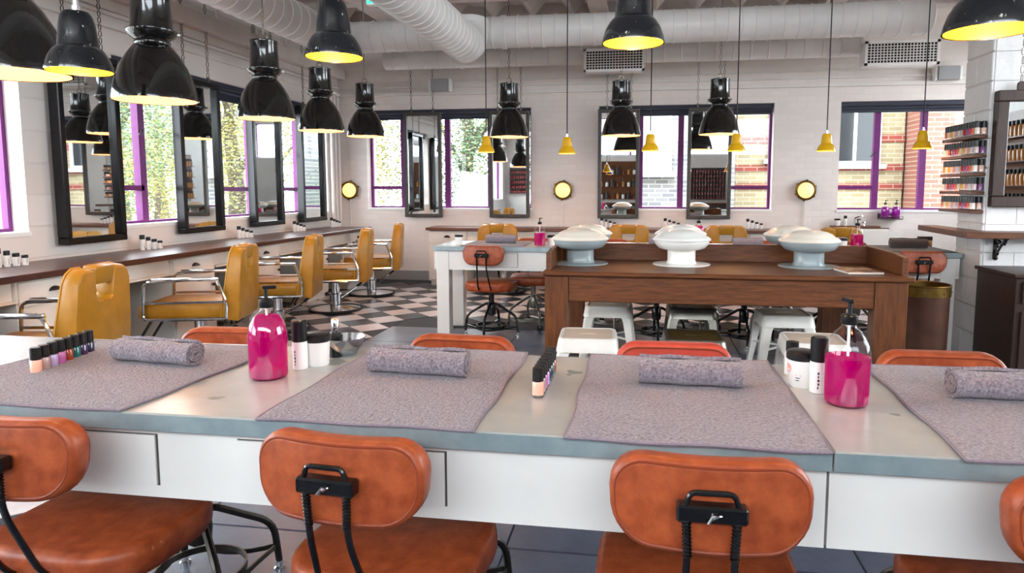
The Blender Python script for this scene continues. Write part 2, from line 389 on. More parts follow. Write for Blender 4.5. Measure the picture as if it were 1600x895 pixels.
window('x', 4.86, 8.50, .955, 2.31, XL, -.30, (5.29, 5.85, 6.37, 6.95, 7.41, 7.98), ((4.86, 5.29, 1.26), (6.37, 6.95, 1.25), (7.41, 8.5, 1.25)), ((5.27, 1.75), (7.43, 1.7)))
window('y', *BW[0], .99, 2.32, YB, .30, (-3.29, -2.66, -2.06), ((-3.77, -3.29, 1.27),))
window('y', *BW[1], .99, 2.32, YB, .30, (-.05, .47, 1.05), ((1.05, 1.6, 1.27),), ((1.03, 1.72),))
window('y', *BW[2], .99, 2.32, YB, .30, (2.86, 3.40, 3.95), ((2.39, 2.86, 1.27),), ((2.84, 1.70),))
window('x', 1.7, 4.8, .9, 2.9, XR, .25, (2.7, 3.8), ())  # unseen window, made up as a source of fill daylight
window('x', 6.4, 8.4, 1.3, 2.9, XR, .25, (7.1, 7.75), ())  # unseen window, added to brighten the back of the room
window('y', -3.4, 4.2, 2.25, 3.35, YF, -.25, (-1.9, -.4, 1.1, 2.6), ())  # made-up window behind the camera, fills the foreground with light
window('x', -2.2, .35, .955, 2.31, XL, -.30, (-1.4, -.5), ())  # unseen extra window, added for more daylight near the camera
# roller blinds at the window heads
for k, (a, b_) in enumerate(BW):
    t = thing('roller_blind', 'rolled black blind at the head of the %s back-wall window' % ('tree-side', 'middle', 'right-hand')[k], 'blind', ((a+b_)/2, YB+.06, 2.25))
    w = (b_-a)/2-.01
    B().box(-w, w, -.03, .05, .02, .068).ob('cassette', m_blind, t, smooth=0); B().cyl(.022, -w, w, 12, mat=Matrix.Translation((0, .01, -.004)) @ Matrix.Rotation(PI/2, 4, 'Y')).ob('roller', m_blind, t)
    B().box(-w+.02, w-.02, .012, .018, -.06, 0).ob('fabric', m_blind, t, smooth=0)
for k, (a, b_) in enumerate(((.92, 4.01), (4.88, 8.48))):
    t = thing('roller_blind', 'rolled black blind over the %s left-wall window' % ('nearest', 'long')[k], 'blind', (XL-.06, (a+b_)/2, 2.24))
    w = (b_-a)/2-.01
    B().box(-.05, .03, -w, w, .02, .068).ob('cassette', m_blind, t, smooth=0); B().cyl(.022, -w, w, 12, mat=Matrix.Translation((-.01, 0, -.004)) @ Matrix.Rotation(PI/2, 4, 'X')).ob('roller', m_blind, t)
    B().box(-.018, -.012, -w+.02, w-.02, -.10 if k else -.1, 0).ob('fabric', m_blind, t, smooth=0)
# wall stub / pillar on the right, with block courses
PX, PY0, PY1 = 2.385, 5.20, 5.60
pil = st(B().box(PX+.012, XR, PY0+.012, PY1, 0, ZC), 'wall_stub', m_paint, smooth=0)
bh = .2
for k in range(15):
    z0 = k*bh
    cut = [PY0, PY1] if k % 2 else [PY0, PY0+.22, PY1]
    for a, b_ in zip(cut, cut[1:]):
        B().rbox(PX+random.uniform(-.004, .002), PX+.02, a+.004, b_-.004, z0+.004, z0+bh-.004, .006, 1).ob('block', m_block, pil, smooth=30)
    x = PX+.016
    w = .2 if k % 2 else .4
    while x < XR-.05:
        x1 = min(x+w, XR); w = .42
        B().rbox(x+.001, x1-.001, PY0+random.uniform(-.0015, .0005), PY0+.02, z0+.001, z0+bh-.001, .0025, 1).ob('block', m_block, pil, smooth=30); x = x1
# ceiling beams, purlins and gussets
for k, x in enumerate((-3.2, -.55, 2.1)):
    st(B().box(x-.06, x+.06, YF, YB, 3.36, ZC).box(x-.11, x+.11, YF, YB, 3.335, 3.36), 'ceiling_beam', m_beam, smooth=0)
for k in range(9):
    y = .1+k*1.09
    st(B().box(XL, XR, y-.05, y+.05, 3.42, ZC).box(XL, XR, y-.08, y+.08, 3.395, 3.42), 'ceiling_beam', m_beam, smooth=0)
gus = B().prism([(-.17, 3.595), (.17, 3.595), (.02, 3.42), (-.02, 3.42)], -.3, .3, 0).mesh('ceiling_gusset', m_beam, 0)
for k in range(17):
    x = -3.9+k*.5
    if min(abs(x-q) for q in (-3.2, -.55, 2.1)) < .26: continue
    for y in (7.15, 8.28): tag(link('ceiling_gusset', gus, None, (x, y, 0)), kind='structure')

# ------------------------------------------------------------------ ducts, vents, conduit
def duct_mesh(L, r, step=.13):
    pr = [(0, 0), (r, 0)]; z = step*.6
    while z < L-.02:
        pr += [(r, z-.007), (r+.007, z-.003), (r+.007, z+.003), (r, z+.007)]; z += step
    return B().lathe(pr+[(r, L), (0, L)], 36, cap=False)
RX = Matrix.Rotation(PI/2, 4, 'Y'); RY = Matrix.Rotation(-PI/2, 4, 'X')
t = thing('air_duct', 'thick white spiral duct crossing the ceiling in front of the back wall', 'duct', (-3.45, 7.0, 2.86))
duct_mesh(6.08, .158).ob('pipe', m_duct, t, rot=(0, PI/2, 0)); B().lathe([(0, 0), (.15, 0), (.165, -.01), (.165, -.05), (.158, -.05)], 36, cap=False).ob('end_cap', m_duct, t, loc=(6.09, 0, 0), rot=(0, PI/2, 0))
B().cyl(.168, -.02, .02, 36).ob('collar', m_duct, t, loc=(.1, 0, 0), rot=(0, PI/2, 0)); B().cyl(.168, -.02, .02, 36).ob('collar', m_duct, t, loc=(2.0, 0, 0), rot=(0, PI/2, 0))
for x in (.9, 3.2, 5.2): B().cyl(.006, .15, .53, 6).ob('hanger', m_chain, t, loc=(x, 0, 0))
t = thing('air_duct', 'white spiral duct running along the left wall into the cross duct', 'duct', (-3.18, -2.0, 2.78))
duct_mesh(8.85, .17, .15).ob('pipe', m_duct, t, rot=(-PI/2, 0, 0))
B().cyl(.18, 8.4, 8.44, 36).ob('collar', m_duct, t, rot=(-PI/2, 0, 0))
t = thing('air_duct', 'white spiral duct dropping from the ceiling centre with a ribbed elbow', 'duct', (-1.74, -2.0, 2.66))
duct_mesh(8.5, .175, .12).ob('pipe', m_duct, t, rot=(-PI/2, 0, 0))
B().tube([(0, 8.5+.28*math.sin(a), .28-.28*math.cos(a)) for a in [PI/2*k/8 for k in range(9)]], [.178+.006*(k % 2) for k in range(9)], 28).ob('elbow', m_duct, t)
t = thing('air_duct', 'thinner white duct close to the back wall carrying the grilles', 'duct', (-3.3, 8.45, 2.90))
duct_mesh(5.75, .125, .2).ob('pipe', m_duct, t, rot=(0, PI/2, 0)); B().cyl(.135, -.02, .02, 28).ob('collar', m_duct, t, loc=(1.0, 0, 0), rot=(0, PI/2, 0))
B().cyl(.135, -.02, .02, 28).ob('collar', m_duct, t, loc=(5.4, 0, 0), rot=(0, PI/2, 0))
def vent(loc, w, h, label, rz=0, tilt=0):
    t = thing('air_grille', label, 'vent', loc, rz)
    b = B(); f = .03
    b.box(-w/2, w/2, 0, .02, -h/2, -h/2+f).box(-w/2, w/2, 0, .02, h/2-f, h/2).box(-w/2, -w/2+f, 0, .02, -h/2, h/2).box(w/2-f, w/2, 0, .02, -h/2, h/2).ob('frame', m_sill, t, smooth=0)
    B().box(-w/2+.01, w/2-.01, .022, .22, -h/2+.01, h/2-.01).ob('box', m_duct, t, smooth=0); B().box(-w/2+f, w/2-f, .018, .0215, -h/2+f, h/2-f).ob('opening', m_dkhole, t, smooth=0)
    n = int((w-2*f)/.034); hb = B().box(-.004, .004, .002, .016, -h/2+f, h/2-f).mesh('slat', m_sill, 0)
    for k in range(1, n): link('slat', hb, t, (-w/2+f+(w-2*f)*k/n, 0, 0))
    n = int((h-2*f)/.03); hb = B().box(-w/2+f, w/2-f, .003, .014, -.004, .004).mesh('slat', m_sill, 0)
    for k in range(1, n): link('slat', hb, t, (0, 0, -h/2+f+(h-2*f)*k/n))
vent((-.37, 8.22, 2.78), .72, .27, 'white square-mesh air grille above the middle back window')
vent((2.82, 8.18, 2.76), .78, .27, 'white square-mesh air grille near the right end of the thin duct')
t = thing('exit_sign', 'green illuminated exit sign box hung under the ceiling', 'sign', (-1.93, 5.0, 2.66)); B().rbox(-.16, .16, -.03, .03, -.03, .07, .008).ob('housing', m_sill, t); B().box(-.15, -.07, -.032, -.03, -.02, .06).ob('green_panel', m_green, t, smooth=0); B().cyl(.005, .07, .73, 6).ob('rod', m_chain, t)
for k, x in enumerate((-2.68, 3.54)):
    t = thing('wall_speaker', 'small grey box loudspeaker on the back wall, %s end' % ('left', 'right')[k], 'speaker', (x, YB-.09, 2.615))
    B().rbox(-.12, .12, -.06, .02, -.08, .08, .01).ob('body', m_grey, t); B().box(-.115, .115, -.068, -.06, -.072, .072).ob('grille', m_skirt, t, smooth=0)
    for s in (-1, 1): B().rbox(s*.135-.015, s*.135+.015, -.05, .06, -.08, .08, .006).ob('cheek', m_sill, t)
t = tag(B().tube([(-2.5, YB-.02, 2.68), (3.4, YB-.02, 2.70)], .012, 8).ob('conduit', m_paint), 'thin white conduit pipe running along the back wall above the ledge', 'pipe')
for k, (y, x) in enumerate(((8.55, XL+.05), (8.65, XL+.05), (8.75, XL+.05))):
    tag(B().tube([(x, y, .78), (x, y, 2.49)], .022, 8).ob('wall_pipe', m_paint), 'white vertical pipe in the far left corner, %s of three' % ('nearest', 'middle', 'farthest')[k], 'pipe', 'corner pipes')
for k, y in enumerate((4.3, 5.0, 5.6, 6.2, 6.9, 7.5, 8.1)):
    tag(B().tube([(XL+.03, y, 2.87), (XL+.03, y, ZC)], .015, 6).ob('wall_pipe', m_beam), 'short painted conduit above the left wall channel, %s from the camera' % ('first', 'second', 'third', 'fourth', 'fifth', 'sixth', 'seventh')[k], 'pipe', 'channel conduits')

# ------------------------------------------------------------------ chains, mirrors
def chain_b(b, x, y, z0, z1, s=.05):
    n = max(1, int((z1-z0)/s)); s = (z1-z0)/n
    for k in range(n):
        c = z0+(k+.5)*s; h = s*.36; r = .012; pts = []
        for q in range(10):
            a = 2*PI*q/10; u = r*math.cos(a); v = (h-r+.008)*(1 if math.sin(a) > 0 else -1)*min(1, abs(math.sin(a))*1.6)+r*.6*math.sin(a)
            pts.append((x+(u if k % 2 else 0), y+(0 if k % 2 else u), c+v))
        b.tube(pts, .0034, 4, closed=True)
    return b
def mirror(loc, w, h, fw, fd, label, rz, mat, chains=True, ztop=ZC):
    t = thing('hanging_mirror', label, 'mirror', loc, rz)                # local: faces -Y, base at z=0
    b = B()
    for nm, args in (('frame_rail', (-w/2, w/2, -fd, 0, 0, fw)), ('frame_rail', (-w/2, w/2, -fd, 0, h-fw, h)), ('frame_stile', (-w/2, -w/2+fw, -fd, 0, fw, h-fw)), ('frame_stile', (w/2-fw, w/2, -fd, 0, fw, h-fw))):
        B().rbox(*args, .006, 1).ob(nm, mat, t, smooth=30)
    B().box(-w/2+fw-.004, w/2-fw+.004, -fd*.55, -.004, fw-.004, h-fw+.004).ob('glass', m_mirror, t, smooth=0)
    if chains:
        for s in (-1, 1):
            B().rbox(s*w*.29-.012, s*w*.29+.012, -fd*.6-.012, -fd*.6+.012, h, h+.05, .004, 1).ob('hook', m_chain, t)
            chain_b(B(), s*w*.29, -fd*.6, h+.045, ztop-loc[2]).ob('chain', m_chain, t)
    return t
nm = ('nearest', 'second', 'third', 'farthest')
for k, (y0, y1) in enumerate(((4.22, 4.79), (5.48, 6.07), (6.60, 7.19), (7.63, 8.23))):
    mirror((XL+.03, (y0+y1)/2, .85), y1-y0, 1.40, .05, .085, 'tall black framed mirror on chains by the left windows, %s of four' % nm[k], PI/2, m_frame)
for k, (x0, x1) in enumerate(((-3.21, -2.69), (-2.03, -1.49), (-.59, -.06), (.545, 1.09))):
    mirror(((x0+x1)/2, YB-.03, .872), x1-x0, 1.40, .045, .06, 'dark framed mirror on chains at the back wall, %s' % ('leftmost', 'second from left', 'third from left', 'rightmost')[k], 0, m_framew)

# ------------------------------------------------------------------ pendant lamps
def big_lamp(label):
    t = thing('factory_pendant', label, 'lamp', group='black factory pendants')       # origin at rim centre
    R = .21; pr = [(R, 0), (R*1.0, .012), (R*.97, .05), (R*.90, .11), (R*.78, .18), (R*.62, .24), (R*.46, .285), (R*.40, .295)]
    B().lathe(pr, 40, cap=False).ob('shade', m_lamp, t); B().lathe([(r-.006, z+.002) for r, z in pr[::-1]], 40, cap=False).ob('shade_lining', m_lampin, t)
    B().lathe([(R*.40, .288), (R*.42, .30), (R*.42, .312), (R*.40, .32)], 28, cap=False).ob('neck_ring', m_lamp, t)
    c = B().lathe([(R*.40, .315), (R*.52, .335), (R*.60, .36), (R*.60, .368), (R*.50, .375), (R*.49, .40), (R*.46, .55), (R*.475, .558), (R*.475, .572), (R*.42, .578), (0, .582)], 32, cap=False).ob('gear_housing', m_lamp, t)
    for q in range(3):
        a = 2*PI*q/3+.5; B().rbox(-.007, .007, -.008, .012, -.009, .009, .003, 1).ob('clip', m_steel, c, loc=(R*.6*math.cos(a), R*.6*math.sin(a), .355), rot=(0, 0, a-PI/2))
    ring = [(.025*math.cos(2*PI*q/12), 0, .607+.025*math.sin(2*PI*q/12)) for q in range(12)]
    B().tube(ring, .005, 6, closed=True).ob('eye_ring', m_steel, t)
    B().lathe([(0, .13), (.03, .14), (.04, .17), (.03, .205), (.02, .23), (.02, .26)], 16, cap=False).ob('bulb', m_bulb, t)
    return t
def lamp_light(loc, e, r=.04, col=(1, .72, .42)):
    d = bpy.data.lights.new('lamp_bulb', 'POINT'); d.energy = e; d.color = col; d.shadow_soft_size = r
    o = bpy.data.objects.new('lamp_bulb', d); COL.objects.link(o); o.location = loc
bl = Pool(big_lamp('x')); ords = ['nearest', 'second', 'third', 'fourth', 'farthest']
BL = [((-2.42, 2.30, 1.69), 0), ((-2.62, 3.35, 1.725), 1), ((-2.82, 4.78, 1.776), 2), ((-2.99, 6.0, 1.79), 3), ((-3.06, 7.19, 1.83), 4), ((-1.46, 7.31, 1.815), 5), ((-.25, 7.38, 1.82), 6), ((.78, 7.42, 1.825), 7)]
for loc, k in BL:
    lb = 'glossy black factory pendant in the row along left windows, %s' % ords[k] if k < 5 else 'glossy black factory pendant before the back wall, %s of three' % ('left', 'middle', 'right')[k-5]
    o = bl.put(loc, 0, lb, 'black factory pendants')
    B_ = B(); L_ = ZC-loc[2]-.62
    if k in (5, 6, 7, 0): chain_b(B_, 0, 0, .625, ZC-loc[2]).ob('chain', m_chain, o)
    else: B_.cyl(.007, .62, ZC-loc[2], 8).ob('drop_rod', m_steel, o)
    lamp_light((loc[0], loc[1], loc[2]+.09), 1.8)
def small_lamp(label, D, mo, mi, cat_group):
    t = thing('dome_pendant', label, 'lamp', group=cat_group); R = D/2
    pr = [(R, 0), (R*1.0, R*.05), (R*.96, R*.22), (R*.88, R*.45), (R*.76, R*.66), (R*.66, R*.77), (R*.61, R*.80), (R*.60, R*.83), (R*.57, R*1.15), (R*.53, R*1.5), (R*.47, R*1.78), (R*.38, R*1.92), (R*.2, R*1.97), (0, R*1.98)]
    B().lathe(pr, 36, cap=False).ob('shade', mo, t); B().lathe([(max(0, r-.003), z+.001 if z < R*1.9 else z-.004) for r, z in pr[::-1]], 36, cap=False).ob('shade_lining', mi, t)
    B().lathe([(R*.16, R*1.97), (R*.16, R*2.1), (R*.1, R*2.12), (R*.1, R*2.3), (0, R*2.32)], 14, cap=False).ob('cord_grip', m_chrome, t)
    B().lathe([(0, R*.5), (R*.2, R*.56), (R*.26, R*.75), (R*.2, R*.95), (R*.12, R*1.1)], 14, cap=False).ob('bulb', m_bulb, t)
    return t
sp = Pool(small_lamp('x', .148, m_lampw, m_lampiny, 'worn black dome pendants'))
for k, (loc, D) in enumerate((((-1.375, 1.50, 1.537), 1), ((-.80, 1.69, 1.59), 1), ((-.03, 1.66, 1.595), 1), ((.60, 1.33, 1.527), 1))):
    o = sp.put(loc, 0, 'chipped black dome pendant with yellow inside, %s over the front table' % ('leftmost', 'second from left', 'third from left', 'rightmost')[k], 'worn black dome pendants')
    B().cyl(.003, .17, ZC-loc[2], 6).ob('cord', m_rubber, o); lamp_light((loc[0], loc[1], loc[2]+.03), 1.0, .02)
yp = Pool(small_lamp('x', .142, m_lyel, m_lampiny, 'yellow dome pendants'))
for k, (x, z) in enumerate(((-1.34, 1.564), (-.643, 1.548), (.05, 1.563), (.738, 1.557), (1.434, 1.551), (2.146, 1.565))):
    o = yp.put((x, 5.7, z), 0, 'yellow dome pendant on a thin black cord, %s from the left of six' % ('first', 'second', 'third', 'fourth', 'fifth', 'sixth')[k], 'yellow dome pendants')
    B().cyl(.0045, .16, ZC-z, 6).ob('cord', m_rubber, o); lamp_light((x, 5.7, z+.03), .8, .02)
def bulkhead(x, label):
    t = thing('bulkhead_light', label, 'lamp', (x, YB-.002, 1.235)); rot = (PI/2, 0, 0)
    B().lathe([(0, 0), (.10, 0), (.105, .02), (.125, .03), (.125, .05), (.105, .055), (.095, .05)], 32, cap=False).ob('ring', m_brass, t, rot=rot)
    B().lathe([(.1, .045), (.09, .07), (.06, .09), (.03, .098), (0, .1)], 28, cap=False).ob('glass_dome', m_bulk, t, rot=rot)
    lug = B().rbox(-.01, .01, -.012, .012, 0, .05, .003, 1).mesh('clamp_lug', m_brass)
    for q in range(6): a = PI*q/3+.4; link('clamp_lug', lug, t, (.125*math.cos(a), 0, .125*math.sin(a)), rot)
    B().tube([(0, -.015, -.12), (0, -.015, -.47)], .008, 8).ob('conduit', m_paint, t)
for x, s in ((-4.02, 'in the far left corner'), (-1.05, 'between the tree-side and middle windows'), (2.0, 'between the middle and right windows')):
    bulkhead(x, 'round brass bulkhead wall light %s' % s)

# ------------------------------------------------------------------ manicure tables
TT = .775
def table(name, label, x0, x1, y0, y1, drawers, legs, loc):
    t = thing(name, label, 'table', loc); ox, oy, _ = loc
    X0, X1, Y0, Y1 = x0-ox, x1-ox, y0-oy, y1-oy
    B().rbox(X0, X1, Y0+.002, Y1, TT-.036, TT, .003, 1).ob('top', m_zinc, t, smooth=30)
    B().rbox(X0, X1, Y0-.001, Y0+.0018, TT-.038, TT-.002, .0008, 1).ob('edge_band', m_zedge, t, smooth=0)
    B().box(X0+.001, X1-.001, Y0+.03, Y0+.05, TT-.2, TT-.037).ob('apron', m_wht, t, smooth=0); B().box(X0+.001, X1-.001, Y1-.05, Y1-.03, TT-.2, TT-.037).ob('apron', m_wht, t, smooth=0)
    B().box(X0+.02, X0+.04, Y0+.05, Y1-.05, TT-.2, TT-.037).ob('side_apron', m_wht, t, smooth=0); B().box(X1-.024, X1-.004, Y0+.05, Y1-.05, TT-.2, TT-.037).ob('side_apron', m_wht, t, smooth=0)
    for a, b_ in drawers:
        B().box(a-ox, b_-ox, Y0+.0285, Y0+.0299, TT-.172, TT-.056).ob('drawer_gap', m_gap, t, smooth=0)
        d = B().box(a-ox+.002, b_-ox-.004, Y0+.024, Y0+.0285, TT-.170, TT-.058).ob('drawer', m_wht, t, smooth=0)
    for (lx, ly) in legs: B().rbox(lx-ox-.054, lx-ox+.054, ly-oy-.055, ly-oy+.055, 0, TT-.0375, .004, 1).ob('leg', m_wht, t, smooth=30)
    return t
table('manicure_table', 'long zinc topped white table in the foreground, left section', -2.3, .3475, 1.249, 1.872, ((-1.5, -1.04), (-.85, -.388)), ((-2.2, 1.35), (-2.2, 1.77)), (-1.0, 1.56, 0))
table('manicure_table', 'zinc topped white table section right of the seam in the foreground', .3505, 2.3, 1.249, 1.872, (), ((2.2, 1.35), (2.2, 1.77)), (1.3, 1.56, 0))
table('manicure_table', 'zinc topped white table behind the wooden desk', -1.74, 2.36, 5.42, 6.04, ((-1.40, -1.02), (.3, .7)), ((-1.665, 5.50), (-1.665, 5.96), (2.28, 5.50), (2.28, 5.96)), (.3, 5.73, 0))

# ------------------------------------------------------------------ task chairs
def pad(w, h, r, d, curve, mat, name, parent, loc=(0, 0, 0), rot=(0, 0, 0), n=6, bev=.018):
    b = B(); poly = rrect(w, h, r, n)
    bm = bmesh.new(); a = [bm.verts.new((x, -d/2, z)) for x, z in poly]; c = [bm.verts.new((x, d/2, z)) for x, z in poly]
    f0 = bm.faces.new(a); f1 = bm.faces.new(c[::-1]); m = len(poly)
    for i in range(m): bm.faces.new((a[(i+1) % m], a[i], c[i], c[(i+1) % m]))
    bmesh.ops.recalc_face_normals(bm, faces=bm.faces[:])
    ed = [e for e in bm.edges if abs(e.verts[0].co.y-e.verts[1].co.y) < 1e-6]
    bmesh.ops.bevel(bm, geom=ed, offset=bev, segments=3, profile=.6, affect='EDGES')
    for q in range(-6, 7):
        bmesh.ops.bisect_plane(bm, geom=bm.verts[:]+bm.edges[:]+bm.faces[:], plane_co=(q*w/13, 0, 0), plane_no=(1, 0, 0))
    for v in bm.verts: v.co.y += -curve*(v.co.x/(w/2))**2 if curve else 0
    b.bm(bm); o = b.ob(name, mat, parent, loc, rot, smooth=50)
    return o
def seam(w, h, r, y, curve, rad, mat, parent, loc=(0, 0, 0), rot=(0, 0, 0)):
    P = []
    pl = rrect(w, h, r, 6)
    for i in range(len(pl)):
        (x0, z0), (x1, z1) = pl[i], pl[(i+1) % len(pl)]; k = max(1, int(abs(x1-x0)/.03))
        for q in range(k): tt = q/k; x = x0+(x1-x0)*tt; z = z0+(z1-z0)*tt; P.append((x, y-curve*(x/(w/2))**2, z))
    return B().tube(P, rad, 5, closed=True).ob('piping', mat, parent, loc, rot)
def task_chair(ml, metal, leg_a=PI/4, caster=False):
    t = thing('task_chair', 'x', 'chair')                              # faces +Y, backrest towards -Y
    s = pad(.415, .385, .13, .075, 0, ml, 'seat', t, (0, 0, .437), (PI/2, 0, 0), bev=.026)
    seam(.39, .36, .12, -.0365, 0, .0035, m_pipe, s); 
    B().rbox(-.11, .11, -.1, .1, .385, .399, .004, 1).ob('seat_plate', m_black, t)
    bk = pad(.345, .162, .064, .05, -.02, ml, 'backrest', t, (0, -.245, .716), (math.radians(-4), 0, 0), bev=.016)
    seam(.325, .142, .055, -.0245, -.02, .003, m_pipe, bk); seam(.325, .142, .055, .0245, -.02, .003, m_pipe, bk)
    for o_ in [bk]+list(bk.children):                                  # bean shape: top dips in the middle, bottom corners pull in
        for v in o_.data.vertices:
            u = v.co.x/.1725
            if v.co.z > 0: v.co.z -= .006*(1-u*u)
            else: v.co.z -= .008*(1-u*u)*(-v.co.z/.08); v.co.x *= 1+.06*(v.co.z/.08)
    br = B().rbox(-.058, .058, -.298, -.270, .700, .730, .004, 1).ob('back_bracket', m_black, t)
    B().tube(smooth_path([(-.043, -.29, .728), (-.036, -.292, .752), (.036, -.292, .752), (.043, -.29, .728)], .014), .005, 8).ob('bail', m_black, br)
    B().tube([(.0, -.300, .712), (.012, -.305, .720), (0, -.3, .716), (-.008, -.306, .705)], .003, 6).ob('wing_nut', m_chrome, br)
    for sx in (-1, 1):
        rod = B().tube(smooth_path([(sx*.042, -.288, .715), (sx*.038, -.286, .62), (sx*.052, -.225, .455), (sx*.052, -.16, .389), (sx*.052, -.03, .389)], .05), .0065, 8).ob('back_rod', m_black, t)
        th = B()
        for q in range(11): th.lathe([(.0068, 0), (.0088, .002), (.0068, .004)], 8, Matrix.Translation((sx*(.0415-.0003*q), -.2878+.0002*q, .700-q*.0065)), cap=False)
        th.ob('thread', m_black, rod)
    B().cyl(.024, .24, .39, 14).ob('column', metal, t); B().lathe([(.02, .17), (.036, .18), (.04, .22), (.036, .27), (.026, .285)], 16).ob('hub', metal, t)
    rl = .235
    for q in range(4):
        a = leg_a+PI/2*q; c, s_ = math.cos(a), math.sin(a)
        lg = B().tube(smooth_path([(.02*c, .02*s_, .275), (.05*c, .05*s_, .272), (rl*c*.94, rl*s_*.94, .168), (rl*c, rl*s_, .03)], .05, 5), .0115, 8).ob('leg', metal, t)
        if caster:
            B().lathe([(.006, -.009), (.026, -.009), (.028, 0), (.026, .009), (.006, .009)], 14, Matrix.Translation((rl*c, rl*s_, .028)) @ Matrix.Rotation(a, 4, 'Z') @ RX).ob('caster', m_rubber, lg)
        else: B().lathe([(.012, .03), (.012, .012), (.018, .008), (.018, 0)], 12, Matrix.Translation((rl*c, rl*s_, 0))).ob('glide', m_chrome, lg)
    ring = [(.13*math.cos(2*PI*k/32), .13*math.sin(2*PI*k/32), .085) for k in range(32)]
    B().tube(ring, .012, 4, closed=True, flat=(.35, 1.2)).ob('foot_ring', metal, t)
    for q in range(4):
        a0 = leg_a+PI/2*q; a1 = a0+PI/2; P = []
        p0 = Vector((rl*math.cos(a0), rl*math.sin(a0), .085)); p1 = Vector((rl*math.cos(a1), rl*math.sin(a1), .085)); mid = (p0+p1)/2*.6
        for k in range(9): tt = k/8; P.append(p0*(1-tt)**2+mid*2*tt*(1-tt)+p1*tt*tt)
        B().tube(P, .010, 4, flat=(.4, 1.1)).ob('stretcher', metal, t)
    return t
tc = Pool(task_chair(m_leather, m_gun)); tcr = Pool(task_chair(m_leatherr, m_gun)); tcb = Pool(task_chair(m_leather, m_black, 0.)); tcs = Pool(task_chair(m_leather, m_steel, .3, True))
for k, (x, y, r) in enumerate(((-1.27, 1.38, -.03), (-.535, 1.385, -.09), (.12, 1.385, .0), (.75, 1.385, .05))):
    tc.put((x, y, 0), r, 'tan leather task chair with its back to us, %s' % ('leftmost', 'second from left', 'third from left', 'at right frame edge')[k], 'near-side task chairs')
for k, (x, y, r) in enumerate(((-1.33, 1.785, PI+.05), (-.567, 1.785, PI-.05), (.84, 1.785, PI+.02))):
    tc.put((x, y, 0), r, 'tan task chair beyond the front table, %s' % ('behind the leftmost towel', 'behind the second rolled towel', 'right of the right pink bottle')[k], 'far-side task chairs')
tcr.put((.103, 1.785, 0), PI+.03, 'coral red task chair beyond the front table, behind the third rolled towel', 'far-side task chairs')
for k, (x, r) in enumerate(((-1.275, -.06), (.12, .05), (.82, 0), (1.45, .1), (2.05, 0))):
    tcb.put((x, 5.575, 0), r, 'tan task chair on black legs at the rear table, %s' % ('left of the desk', 'legs seen left of steel stool', 'legs seen right of steel stool', 'legs by desk right leg', 'behind the brass rimmed bin')[k], 'task chairs at the rear table')
for k, (x, r) in enumerate(((-.98, PI+.1), (-.3, PI), (.45, PI-.1), (1.15, PI), (1.8, PI+.1))):
    tcs.put((x, 6.0, 0), r, 'tan task chair on steel casters beyond the rear table, %s from left' % ('first', 'second', 'third', 'fourth', 'fifth')[k], 'caster chairs at the rear table')

